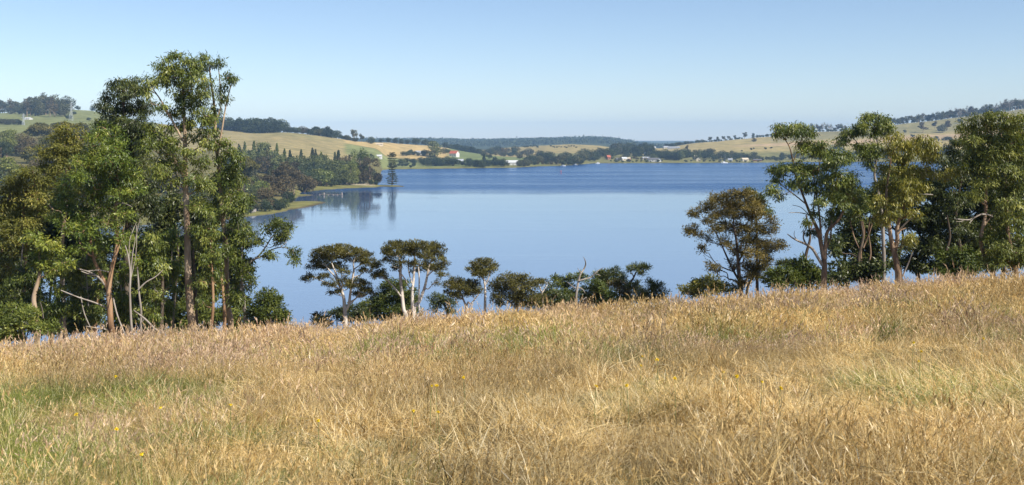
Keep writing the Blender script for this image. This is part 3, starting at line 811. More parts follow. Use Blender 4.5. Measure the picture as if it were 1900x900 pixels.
tree('gum_tree', 'dense dark gum with a rounded top behind the tallest gum in the left grove', 67,
     [[(238, 612, 16), (236, 500, 15), (238, 400, 13), (236, 300, 11), (228, 230, 8), (225, 180, 5)]],
     [(215, 158, 20, 11), (240, 150, 20, 9), (232, 170, 30, 14), (262, 164, 18, 14), (200, 178, 14, 10), (190, 198, 16, 12), (215, 198, 26, 16), (248, 196, 24, 16), (272, 195, 16, 16), (183, 225, 13, 12), (205, 226, 24, 16), (235, 230, 30, 18), (262, 228, 22, 16), (190, 248, 14, 10),
      (215, 258, 22, 16), (245, 264, 26, 18), (272, 255, 16, 14), (230, 292, 34, 18), (260, 300, 28, 18), (245, 330, 36, 20), (275, 340, 25, 20), (225, 345, 25, 20), (262, 372, 34, 20), (235, 395, 30, 20), (285, 390, 25, 20)],
     'gum', M_dark, B_dark, seed=3, dens=1.1)
tree('gum_tree', 'broad bright green gum with forked brown trunk and pale side limbs in left grove', 56,
     [[(208, 628, 15), (207, 600, 13.5), (205, 565, 12.5), (203, 540, 12), (207, 500, 9.5), (215, 466, 8.5), (217, 430, 7.5), (213, 390, 6.5), (218, 350, 5), (205, 300, 3.5)],
      [(203, 542, 10), (190, 515, 8), (174, 486, 6.5), (168, 462, 5.5), (164, 440, 4)], [(217, 470, 4), (224, 440, 3), (228, 420, 2.5)]],
     [(197, 238, 22, 12), (180, 252, 16, 12), (212, 258, 20, 14), (192, 272, 26, 14), (222, 278, 20, 14), (170, 282, 20, 14), (205, 298, 32, 16), (236, 302, 18, 14), (245, 325, 20, 14), (180, 312, 28, 16), (215, 330, 30, 16), (152, 302, 20, 14), (250, 350, 16, 12), (150, 330, 26, 16),
      (190, 345, 30, 16), (130, 345, 22, 14), (225, 360, 24, 14), (160, 362, 30, 16), (120, 372, 24, 14), (195, 380, 28, 16), (140, 390, 28, 16), (170, 410, 28, 14), (200, 415, 18, 14), (110, 400, 20, 12), (150, 430, 26, 12), (180, 440, 22, 12), (128, 424, 18, 12), (152, 460, 18, 10), (190, 465, 14, 10), (230, 395, 14, 12), (228, 440, 14, 10)],
     'fresh', M_fresh, B_orange, seed=4, dens=1.1,
     dead=[[(200, 536, 5), (186, 515, 4), (168, 503, 3.2), (150, 497, 2)], [(186, 515, 3), (172, 508, 2), (160, 500, 1.5)], [(198, 571, 3.5), (176, 560, 3), (150, 550, 2.6), (120, 536, 1.5)], [(150, 550, 2), (160, 582, 2.2), (180, 618, 2)],
           [(206, 506, 2.6), (190, 500, 2), (172, 500, 1.4)], [(210, 553, 3), (220, 585, 3), (238, 624, 3)], [(203, 612, 3.4), (186, 606, 2.6), (172, 600, 2)], [(212, 380, 3), (232, 376, 2.4), (254, 382, 1.6)]], deadbark=B_grey)
tree('gum_tree', 'olive green gum with a low broad crown left of the bright green gum', 64,
     [[(118, 622, 11), (116, 560, 10), (112, 480, 9), (118, 400, 8), (125, 330, 6), (128, 280, 4)]],
     [(128, 240, 30, 10), (112, 255, 22, 12), (148, 258, 24, 12), (125, 270, 32, 14), (85, 285, 16, 12), (105, 292, 26, 14), (140, 290, 26, 14), (120, 315, 34, 16), (85, 315, 20, 14), (95, 345, 28, 16), (130, 345, 26, 16), (75, 370, 26, 14)],
     'fresh', M_olive, B_gum, seed=5, dens=1.15)
tree('gum_tree', 'bronze tipped gum with a wide crown at the far left of the grove', 60,
     [[(40, 632, 10), (42, 560, 9), (46, 480, 8), (40, 400, 6), (44, 350, 4)]],
     [(58, 318, 26, 10), (30, 330, 24, 12), (72, 338, 22, 12), (8, 345, 20, 12), (45, 350, 30, 14), (20, 368, 26, 14), (70, 368, 24, 14), (-6, 380, 22, 16), (45, 385, 28, 14), (78, 398, 20, 14), (15, 405, 26, 14), (50, 415, 26, 14), (-4, 425, 22, 16), (25, 440, 26, 14), (60, 440, 20, 12), (5, 465, 22, 14), (40, 465, 20, 12), (12, 492, 22, 14), (-8, 510, 16, 16)],
     'fresh', M_olive, B_orange, seed=6, dens=1.1)
tree('gum_tree', 'leaning pale stemmed gum with one low leaf mass at the left end of the grove', 55,
     [[(69, 640, 13), (68, 610, 11.5), (66, 580, 11), (63, 553, 10), (70, 520, 8), (73, 500, 6), (70, 470, 5)]],
     [(88, 452, 20, 12), (70, 462, 18, 14), (105, 468, 18, 12), (90, 480, 28, 12), (120, 486, 14, 10), (70, 490, 20, 12), (102, 500, 20, 9), (60, 440, 16, 12)],
     'fresh', M_fresh, B_gum, seed=7, dead=[[(80, 590, 3), (84, 572, 2.6), (86, 556, 1.5)], [(52, 646, 6), (40, 632, 5), (30, 622, 4)]])
tree('shrub', 'round green shrub at the left edge of the meadow', 52, [],
     scatter([(28, 590, 34, 26), (12, 615, 22, 18), (84, 608, 26, 12)], 20, 15, 10, 8) + [(30, 570, 18, 9), (50, 580, 16, 9), (8, 585, 14, 10)],
     'bush', M_gum, B_grey, seed=8, cat='shrub', dens=1.1)
# dark growth behind the left grove
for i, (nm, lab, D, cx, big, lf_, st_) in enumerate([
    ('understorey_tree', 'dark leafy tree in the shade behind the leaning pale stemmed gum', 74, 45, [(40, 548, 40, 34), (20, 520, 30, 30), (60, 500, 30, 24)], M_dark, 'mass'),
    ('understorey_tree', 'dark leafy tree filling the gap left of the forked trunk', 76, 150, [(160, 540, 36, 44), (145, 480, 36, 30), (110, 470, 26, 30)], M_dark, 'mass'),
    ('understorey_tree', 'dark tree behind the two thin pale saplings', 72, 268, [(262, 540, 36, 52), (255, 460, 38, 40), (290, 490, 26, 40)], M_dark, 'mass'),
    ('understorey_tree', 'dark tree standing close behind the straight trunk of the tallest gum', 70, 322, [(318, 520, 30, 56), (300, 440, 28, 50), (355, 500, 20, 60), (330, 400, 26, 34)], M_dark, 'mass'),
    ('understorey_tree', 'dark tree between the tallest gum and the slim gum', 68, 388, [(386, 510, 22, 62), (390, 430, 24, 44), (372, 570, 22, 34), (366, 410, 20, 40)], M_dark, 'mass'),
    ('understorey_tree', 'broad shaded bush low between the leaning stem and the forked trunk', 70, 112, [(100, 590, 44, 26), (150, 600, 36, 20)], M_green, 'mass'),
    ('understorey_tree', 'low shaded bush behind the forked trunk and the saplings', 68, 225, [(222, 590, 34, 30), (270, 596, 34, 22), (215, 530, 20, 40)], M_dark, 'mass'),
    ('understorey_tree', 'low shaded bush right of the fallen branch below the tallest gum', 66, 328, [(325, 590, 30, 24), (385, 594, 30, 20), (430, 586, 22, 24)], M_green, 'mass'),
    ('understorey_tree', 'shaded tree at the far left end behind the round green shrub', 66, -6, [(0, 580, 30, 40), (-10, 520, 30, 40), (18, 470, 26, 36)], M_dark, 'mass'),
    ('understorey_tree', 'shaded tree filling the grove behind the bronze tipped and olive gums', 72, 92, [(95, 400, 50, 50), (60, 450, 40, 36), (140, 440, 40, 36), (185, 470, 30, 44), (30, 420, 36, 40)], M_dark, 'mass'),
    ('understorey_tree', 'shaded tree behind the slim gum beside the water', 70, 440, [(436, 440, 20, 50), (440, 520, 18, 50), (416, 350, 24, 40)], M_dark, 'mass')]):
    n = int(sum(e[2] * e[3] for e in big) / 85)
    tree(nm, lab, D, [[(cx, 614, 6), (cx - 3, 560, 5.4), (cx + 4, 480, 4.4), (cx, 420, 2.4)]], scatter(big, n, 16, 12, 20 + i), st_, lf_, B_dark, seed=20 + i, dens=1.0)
for i, (lab, cx, big, lf_, D) in enumerate([
    ('young drooping gum hanging low left of the forked brown trunk', 160, [(158, 500, 26, 40), (140, 545, 20, 30), (172, 555, 16, 40)], M_gum, 57.5),
    ('young bright green gum between the forked trunk and the pale saplings', 226, [(228, 500, 14, 50), (224, 560, 12, 40), (232, 470, 16, 30)], M_fresh, 58.5),
    ('young gum with olive leaves right of the pale saplings', 283, [(282, 520, 20, 50), (290, 470, 20, 36), (276, 575, 16, 26)], M_gum, 57),
    ('young green gum hanging between the saplings and the tallest trunk', 320, [(318, 470, 18, 44), (326, 530, 12, 50), (310, 580, 14, 24)], M_fresh, 59.5),
    ('young drooping gum right of the slim gum trunk above the round bush', 452, [(450, 400, 18, 34), (442, 460, 14, 40), (446, 540, 12, 40)], M_gum, 59),
    ('young green gum at the far left between the shrub and the leaning stem', 40, [(40, 520, 24, 34), (20, 540, 20, 34), (52, 560, 14, 30)], M_gum, 57.5),
    ('young green gum right of the leaning pale stem', 98, [(98, 540, 16, 40), (118, 520, 16, 36), (90, 585, 16, 26)], M_fresh, 58)]):
    n = int(sum(e[2] * e[3] for e in big) / 110)
    tree('young_gum', lab, D, [[(cx, 618, 4.4), (cx + 3, 560, 4), (cx - 3, 500, 3.2), (cx, 450, 2)]], scatter(big, n, 13, 11, 150 + i), 'gum', lf_, B_grey, seed=150 + i, dens=1.0, dep=0.5)
tree('gum_tree', 'mid green drooping gum in front of the slim gum trunk', 57.5, [[(392, 612, 7), (396, 560, 6), (392, 480, 5), (388, 400, 3)]],
     [(385, 400, 16, 16), (372, 385, 16, 16), (398, 425, 14, 14), (380, 440, 16, 16), (370, 420, 14, 16), (396, 465, 14, 14), (378, 480, 14, 14), (392, 500, 14, 14), (372, 520, 12, 14), (388, 540, 13, 13), (400, 520, 10, 12), (376, 560, 12, 12)],
     'gum', M_gum, B_orange, seed=30)
tree('sapling', 'thin pale sapling with twiggy dead top right of the forked trunk', 54.5, [[(245, 627, 5.5), (243, 590, 5), (242, 540, 4.5), (243, 508, 4), (239, 475, 3), (233, 455, 2)], [(243, 508, 2.5), (246, 470, 2), (252, 430, 1.6), (258, 405, 1.2)], [(242, 520, 2), (250, 470, 1.6), (247, 420, 1.2)], [(242, 500, 1.8), (236, 450, 1.4), (240, 415, 1)]],
     [], bark=B_grey, seed=31)
tree('sapling', 'thin pale sapling with a long bare limb leaning right', 55, [[(261, 617, 5), (259, 580, 4.4), (255, 545, 4), (254, 520, 3.6), (252, 492, 2.5)], [(256, 538, 3.5), (270, 524, 3), (285, 515, 2.4), (297, 503, 1.4)]],
     [(258, 480, 8, 9)], 'fresh', M_fresh, B_grey, seed=32)
tree('fallen_branch', 'pale fallen branch leaning through the shade right of the saplings', 53.5, [[(298, 624, 5), (285, 610, 4.5), (268, 592, 4), (247, 577, 2.5)], [(268, 592, 2.5), (262, 600, 2), (258, 612, 1.5)]], [], bark=B_grey, seed=33, cat='branch')
for i, (x0, y0, x1, w, lab, bk) in enumerate([(299, 620, 299, 9, 'dark bare trunk between the saplings and the tallest gum', B_dark), (174, 630, 176, 8, 'brown bare trunk just left of the forked trunk', B_orange),
                                              (110, 638, 108, 8, 'greyish brown trunk right of the leaning pale stemmed gum', B_grey), (364, 606, 362, 9, 'shaded dark trunk touching the right side of the tallest trunk', B_dark),
                                              (416, 606, 407, 8, 'short reddish trunk just left of the slim gum', B_orange)]):
    top = 500 if i != 3 else 470
    tree('tree_trunk', lab, 57 + i * 1.5, [[(x0, y0, w), (x0 + (x1 - x0) * .3, y0 - 40, w * .9), (x1, y0 - 90, w * .75), (x1 - 3, top - 10, w * .5)]], scatter([(x1, top - 20, 16, 22)], 4, 11, 9, 50 + i), 'fresh', M_gum if i % 2 else M_fresh, bk, seed=40 + i,
         dead=[[(x1, y0 - 70, 2.5), (x1 + 14, y0 - 84, 2), (x1 + 26, y0 - 92, 1)], [(x0, y0 - 40, 2.5), (x0 + 10, y0 - 62, 2), (x0 + 22, y0 - 74, 1)]])
tree('gum_tree', 'small gum with bare limbs reaching right over the water beside the left grove', 59,
     [[(457, 602, 9), (454, 575, 8), (449, 548, 7), (450, 515, 6), (456, 492, 5), (470, 482, 4), (487, 475, 3.4), (503, 464, 2.6), (521, 459, 2), (534, 462, 1.5)],
      [(462, 488, 4), (478, 476, 3.6), (490, 460, 3), (500, 442, 2.6), (510, 430, 2)], [(520, 459, 2), (525, 452, 1.5)], [(500, 460, 1.6), (520, 452, 1.3)]],
     [(522, 410, 15, 9), (508, 418, 14, 8), (496, 424, 16, 9), (530, 420, 9, 10), (481, 442, 11, 8), (476, 449, 9, 7), (520, 436, 15, 10), (508, 446, 16, 7), (535, 434, 7, 8), (492, 470, 11, 6), (500, 476, 9, 4), (545, 464, 8, 6), (543, 474, 9, 9), (548, 482, 6, 5),
      (456, 478, 14, 16), (448, 500, 14, 14), (464, 508, 10, 14), (462, 528, 10, 10), (440, 470, 10, 12), (470, 500, 7, 10)],
     'fresh', M_green, B_grey, seed=34, dens=1.15, dep=0.6)
tree('bush', 'full green bush at the right end of the left grove beside the water', 58, [[(500, 612, 7), (498, 580, 5), (500, 555, 3)]],
     [(497, 545, 14, 9), (488, 556, 16, 10), (508, 555, 12, 9), (498, 568, 24, 11), (516, 574, 16, 10), (480, 574, 14, 10), (505, 584, 26, 10), (524, 588, 15, 9), (484, 590, 20, 10), (470, 582, 12, 12), (505, 600, 28, 8), (530, 602, 10, 6), (474, 602, 16, 8)],
     'bush', M_green, B_dark, seed=35, cat='bush')

# ---- the tea trees along the brow
tree('tea_tree', 'umbrella topped tea tree with a white forked trunk, left of the pair on the brow', 61,
     [[(641, 600, 9.5), (640, 585, 8.5), (639, 570, 8), (637, 553, 6.5), (632, 538, 5.6), (627, 524, 5), (623, 510, 4), (618, 497, 3), (612, 482, 2.2)],
      [(641, 576, 6.5), (647, 565, 6), (650, 545, 5.2), (653, 520, 4.6), (656, 503, 4), (655, 488, 3), (660, 476, 2)], [(629, 529, 4), (620, 512, 3.4), (610, 502, 2.8), (602, 492, 2)],
      [(628, 535, 3), (616, 528, 2.6), (602, 523, 2), (590, 518, 1.4)], [(650, 560, 4), (660, 554, 3), (667, 543, 2.2)], [(634, 544, 3), (634, 525, 2.4), (632, 505, 1.8)], [(656, 500, 2.6), (668, 492, 2), (680, 486, 1.4)]],
     [(589, 473, 14, 9), (604, 466, 16, 9), (620, 461, 18, 8), (638, 463, 16, 8), (652, 468, 16, 9), (667, 472, 13, 9), (682, 471, 8, 9), (624, 475, 26, 9), (600, 482, 20, 8), (650, 480, 20, 8), (579, 496, 11, 6), (588, 486, 13, 6), (605, 495, 18, 7), (628, 494, 14, 7), (640, 505, 11, 7), (672, 484, 14, 7), (688, 488, 16, 7),
      (699, 491, 8, 6), (680, 502, 14, 5), (584, 514, 17, 6), (568, 520, 9, 5), (600, 512, 10, 4), (611, 527, 11, 8), (622, 543, 12, 6), (637, 521, 13, 6), (661, 527, 19, 9), (677, 535, 14, 11), (668, 546, 13, 7), (690, 542, 7, 7), (648, 530, 12, 7)],
     'tea', M_tea, B_white, seed=60, dep=0.7, twig=0.14)
tree('tea_tree', 'wide topped tea tree with two white stems and crossed props on the brow', 60,
     [[(768, 592, 9), (766, 575, 8), (765, 545, 6.4), (767, 520, 5), (768, 500, 4), (769, 475, 2.6)], [(753, 594, 9), (749, 575, 8), (745, 545, 7.4), (742, 512, 6.4), (742, 494, 5), (738, 478, 3), (733, 465, 2)],
      [(768, 583, 7), (778, 560, 6.4), (787, 535, 5.6), (792, 512, 4.6), (795, 495, 4), (803, 480, 2.6)], [(744, 550, 3.5), (732, 535, 3.2), (720, 523, 2.6), (706, 512, 1.8)], [(779, 592, 5), (777, 565, 4), (778, 520, 3), (776, 495, 2)],
      [(742, 505, 3), (752, 520, 2.4), (760, 540, 2)], [(766, 530, 2.6), (758, 505, 2.2), (757, 480, 1.6)], [(793, 512, 2.6), (806, 500, 2.2), (816, 490, 1.6)]],
     [(717, 466, 10, 9), (726, 458, 14, 9), (742, 455, 15, 8), (733, 468, 20, 9), (757, 458, 15, 9), (769, 454, 13, 8), (768, 468, 13, 9), (752, 470, 15, 8), (786, 458, 12, 9), (799, 460, 16, 9), (814, 465, 12, 11), (805, 478, 20, 10), (788, 474, 14, 8), (824, 487, 8, 8), (812, 497, 18, 8), (798, 500, 12, 7), (821, 510, 11, 5),
      (723, 483, 14, 7), (745, 486, 14, 6), (733, 498, 12, 5), (765, 490, 12, 6), (781, 492, 14, 7), (707, 508, 14, 8), (694, 512, 8, 6), (716, 514, 6, 4), (696, 494, 9, 6), (808, 525, 5, 4), (770, 502, 10, 5)],
     'tea', M_tea, B_white, seed=61, dep=0.7, twig=0.14,
     dead=[[(778, 577, 4.5), (784, 583, 4.5), (793, 592, 4)], [(784, 572, 3.4), (778, 580, 3.4), (771, 590, 3)]])
tree('bush', 'dark green bush behind the stems of the wide topped tea tree', 74, [],
     [(736, 527, 26, 9), (722, 538, 20, 10), (750, 540, 24, 10), (735, 552, 34, 12), (705, 556, 20, 12), (760, 556, 16, 14), (690, 568, 28, 12), (725, 570, 34, 12), (755, 574, 22, 12), (700, 584, 36, 10), (740, 588, 34, 10)],
     'bush', M_green, B_dark, seed=62, cat='bush')
tree('bush', 'low dark bush behind the foot of the left umbrella topped tea tree', 70, [], [(660, 574, 22, 9), (640, 580, 16, 8), (622, 582, 14, 8), (672, 586, 20, 9), (650, 592, 26, 8)], 'bush', M_dark, B_dark, seed=63, cat='bush')
tree('bush', 'small round olive bush alone left of the white trunks', 62, [], [(597, 588, 13, 7), (590, 595, 10, 7), (606, 596, 10, 7), (597, 601, 15, 6)], 'bush', M_tea, B_dark, seed=64, cat='bush')
tree('tea_tree', 'low brown tea tree with pale forked stems right of the wide topped one', 60,
     [[(866, 582, 6), (865, 570, 5), (861, 560, 4), (856, 548, 3.2), (850, 536, 2.4)], [(866, 573, 4), (874, 564, 3.4), (884, 552, 2.6), (890, 542, 2)]],
     [(846, 524, 16, 8), (835, 531, 14, 8), (862, 524, 14, 7), (878, 528, 14, 9), (858, 535, 24, 9), (888, 540, 8, 8), (838, 544, 12, 8), (872, 544, 14, 7), (848, 550, 12, 7)],
     'tea', M_tea, B_white, seed=65, twig=0.2)
tree('tea_tree', 'small greyish dark tea tree leaning left at the water side of the low brown one', 66, [[(831, 590, 6), (828, 575, 5), (822, 562, 4), (818, 552, 2)]],
     [(814, 550, 12, 7), (802, 558, 10, 6), (824, 556, 14, 8), (812, 566, 12, 6), (836, 562, 10, 8), (806, 573, 7, 5), (838, 576, 9, 9)], 'fine', M_dark, B_dark, seed=66)
tree('tea_tree', 'small tea tree with a neat round top on a thin straight stem', 60, [[(900, 578, 6), (900, 560, 5.4), (900, 540, 4.6), (898, 525, 4), (893, 514, 3)], [(899, 530, 3), (906, 518, 2.6), (908, 508, 2)]],
     [(886, 489, 13, 7), (899, 486, 13, 6), (911, 491, 11, 7), (877, 498, 12, 7), (894, 498, 20, 8), (915, 500, 9, 6), (884, 507, 12, 6), (904, 508, 12, 6), (894, 513, 9, 5)], 'tea', M_tea, B_white, seed=67, twig=0.2)
tree('tea_tree', 'wide low brown tea tree like a dome in the middle of the brow', 60, [[(959, 575, 6), (957, 562, 5), (955, 550, 4), (950, 540, 3)], [(958, 568, 3.4), (948, 562, 3), (936, 556, 2)]],
     [(943, 516, 17, 8), (926, 524, 14, 9), (960, 517, 14, 8), (975, 518, 12, 8), (918, 535, 12, 9), (940, 532, 22, 10), (965, 532, 22, 10), (985, 533, 14, 11), (930, 548, 18, 9), (955, 548, 22, 10), (980, 550, 20, 10), (1000, 552, 14, 9), (925, 560, 12, 8), (970, 563, 26, 8), (996, 566, 16, 8)],
     'fine', M_tea, B_white, seed=68, dens=1.1)
tree('tea_tree', 'small flat topped tea tree with white stem right of the brown dome', 61, [[(1007, 566, 4.5), (1006, 553, 4), (1004, 540, 3.4), (1000, 532, 2.4)], [(1005, 545, 2.6), (1012, 535, 2), (1016, 529, 1.5)]],
     [(1000, 523, 12, 5), (1012, 525, 9, 5), (990, 527, 7, 5)], 'tea', M_tea, B_white, seed=69)
tree('bush', 'dark spreading bush between the flat topped tea tree and the dead tree', 66, [], [(1022, 540, 14, 9), (1012, 552, 16, 10), (1030, 554, 18, 11), (1048, 560, 16, 10), (1015, 566, 20, 9), (1040, 571, 22, 8)], 'bush', M_dark, B_dark, seed=70, cat='bush')
tree('bush', 'green leafy bush behind the bare grey dead tree', 68, [[(1060, 575, 4), (1056, 550, 3), (1050, 530, 2)]], [(1035, 515, 9, 5), (1047, 517, 8, 6), (1060, 517, 9, 6), (1036, 526, 9, 8), (1052, 530, 14, 7), (1074, 514, 11, 6), (1085, 517, 7, 5), (1046, 545, 16, 8), (1068, 548, 16, 9), (1050, 562, 20, 8)], 'bush', M_green, B_dark, seed=71, cat='bush')
tree('dead_tree', 'bare grey dead tree with twisted limbs standing above the bushes on the brow', 60,
     [[(1070, 572, 5.5), (1069, 550, 5.2), (1071, 535, 5), (1074, 521, 4.6), (1077, 510, 4), (1083, 502, 3.4), (1087, 494, 3), (1087, 487, 2.4), (1085, 481, 1.6)],
      [(1074, 521, 3.4), (1085, 518, 3), (1097, 515, 2.6), (1104, 508, 2.4), (1112, 502, 1.8), (1120, 497, 1)], [(1078, 507, 2.4), (1075, 503, 1.8), (1073, 500, 1)], [(1104, 508, 1.6), (1112, 511, 1.3), (1117, 515, 0.8)],
      [(1071, 537, 3), (1060, 530, 2.4), (1053, 525, 1.6)], [(1071, 533, 2.4), (1080, 536, 2), (1086, 545, 1.4)], [(1082, 556, 2.4), (1088, 552, 2), (1086, 560, 1.5)], [(1085, 481, 1.4), (1083, 478, .8)]], [], bark=B_grey, seed=72)
tree('bush', 'dark green bush with upright tufts right of the dead tree', 66, [[(1128, 572, 5), (1125, 540, 4), (1120, 520, 2)]], [(1110, 513, 13, 8), (1124, 509, 11, 8), (1140, 505, 8, 7), (1148, 510, 8, 8), (1132, 518, 16, 8), (1114, 524, 16, 8), (1136, 528, 14, 8)], 'pine', M_dark, B_dark, seed=73, cat='bush')
tree('bush', 'bright green rounded bush on the brow right of the dead tree', 61, [], [(1100, 528, 16, 8), (1112, 534, 16, 8), (1098, 540, 18, 8), (1122, 545, 22, 8), (1098, 552, 22, 9), (1135, 553, 18, 7), (1112, 560, 28, 8), (1144, 562, 14, 6), (1090, 566, 18, 7)], 'bush', M_green, B_dark, seed=74, cat='bush')
tree('tea_tree', 'rust brown tea tree among the green bushes on the brow', 63, [[(1152, 568, 4), (1150, 550, 3), (1150, 535, 2)]], [(1146, 522, 12, 7), (1158, 528, 12, 8), (1140, 532, 12, 8), (1152, 540, 16, 9), (1166, 543, 10, 9), (1156, 555, 16, 8)], 'fine', M_bronze, B_dark, seed=75)
tree('twisted_tree', 'dark twisted tree with a small leaning top at the right end of the brow bushes', 62,
     [[(1168, 568, 6), (1166, 550, 5.4), (1166, 534, 5), (1170, 525, 4.6), (1176, 517, 3.8), (1181, 508, 3), (1186, 501, 2)], [(1167, 533, 3), (1158, 525, 2.6), (1150, 519, 2)], [(1184, 503, 2), (1190, 507, 1.6)]],
     [(1169, 501, 8, 5), (1176, 495, 9, 5), (1184, 497, 8, 5), (1194, 494, 6, 4), (1199, 497, 4, 4), (1190, 508, 5, 3), (1156, 517, 8, 5), (1174, 535, 12, 7), (1181, 527, 7, 7), (1184, 545, 12, 8), (1170, 556, 14, 8), (1188, 558, 12, 7)], 'pine', M_dark, B_dark, seed=76)
tree('bush', 'dark green pointed bush at the right end of the brow with water behind', 62, [[(1222, 562, 4), (1220, 548, 3), (1216, 536, 2)]], [(1206, 525, 5, 5), (1212, 530, 8, 7), (1224, 532, 6, 8), (1218, 540, 14, 8), (1204, 543, 12, 7), (1230, 546, 7, 8), (1216, 554, 16, 6), (1200, 555, 12, 5)], 'pine', M_dark, B_dark, seed=77, cat='bush')

# ---- right group
tree('bush', 'low olive bush at the foot of the bronze tree', 59, [], [(1274, 536, 13, 8), (1290, 531, 16, 9), (1308, 526, 18, 9), (1324, 521, 14, 8), (1284, 545, 20, 7), (1312, 540, 24, 9), (1340, 532, 18, 9), (1356, 538, 14, 7)], 'bush', M_olive, B_dark, seed=80, cat='bush')
tree('bronze_tree', 'rounded bronze leaved tree standing alone before the lake left of the right grove', 59,
     [[(1375, 545, 10), (1373, 525, 9), (1370, 500, 8), (1368, 470, 6.4), (1366, 445, 5), (1362, 420, 3.6), (1360, 395, 2.4)], [(1372, 522, 5), (1360, 500, 4.4), (1348, 472, 3.6), (1338, 447, 2.6), (1328, 425, 1.8)],
      [(1386, 545, 6), (1396, 518, 5), (1408, 500, 4), (1412, 475, 3)], [(1369, 490, 4), (1382, 462, 3.4), (1394, 430, 2.6), (1398, 400, 2)], [(1364, 505, 3), (1345, 498, 2.4), (1328, 488, 1.8), (1316, 470, 1.3)], [(1372, 470, 3), (1380, 440, 2.4), (1382, 410, 1.8)]],
     [(1375, 358, 18, 8), (1358, 363, 18, 8), (1342, 368, 13, 8), (1394, 367, 16, 9), (1408, 378, 10, 10), (1326, 366, 9, 7), (1318, 376, 9, 7), (1369, 378, 26, 10), (1350, 385, 20, 10), (1394, 385, 20, 10), (1308, 385, 12, 8), (1292, 393, 13, 7), (1283, 398, 7, 5), (1334, 395, 18, 11), (1365, 398, 24, 11), (1400, 400, 16, 11),
      (1287, 428, 13, 9), (1276, 430, 7, 7), (1298, 436, 7, 6), (1318, 410, 13, 9), (1324, 426, 14, 7), (1318, 443, 9, 5), (1300, 463, 7, 8), (1345, 420, 16, 10), (1345, 450, 13, 10), (1372, 425, 20, 12), (1400, 425, 16, 11), (1431, 413, 13, 9), (1420, 427, 14, 9), (1440, 424, 7, 5), (1388, 445, 18, 11),
      (1410, 452, 20, 9), (1432, 452, 18, 7), (1452, 457, 10, 5), (1436, 462, 16, 5), (1372, 465, 16, 11), (1395, 472, 18, 10), (1416, 474, 14, 10), (1324, 494, 12, 7), (1334, 500, 7, 5), (1362, 490, 10, 9), (1390, 494, 18, 11), (1412, 496, 13, 10), (1398, 512, 18, 9), (1424, 486, 8, 8), (1380, 525, 14, 8)],
     'fine', M_bronze, B_dark, seed=81, twig=0.3, dens=1.3, dep=0.8)
tree('gum_tree', 'dark green gum showing only its top behind the bronze tree', 72, [[(1405, 545, 7), (1404, 480, 6), (1404, 420, 5), (1400, 375, 3)]], [(1384, 352, 9, 6), (1394, 356, 8, 6), (1408, 366, 10, 10), (1414, 380, 9, 10), (1424, 390, 8, 6), (1418, 398, 7, 7), (1398, 372, 10, 10)], 'gum', M_green, B_dark, seed=82)
tree('bush', 'yellow green bush between the bronze tree and the right grove', 57, [], [(1452, 500, 18, 7), (1440, 508, 18, 8), (1464, 508, 18, 8), (1450, 517, 28, 8), (1430, 518, 16, 9), (1474, 519, 14, 8), (1448, 526, 32, 7)], 'bush', M_green, B_dark, seed=83, cat='bush')
tree('bush', 'thin dark upright bush behind the yellow green bush', 64, [], [(1456, 488, 9, 5), (1466, 486, 7, 5), (1460, 495, 12, 5), (1448, 493, 6, 4)], 'pine', M_dark, B_dark, seed=84, cat='bush')
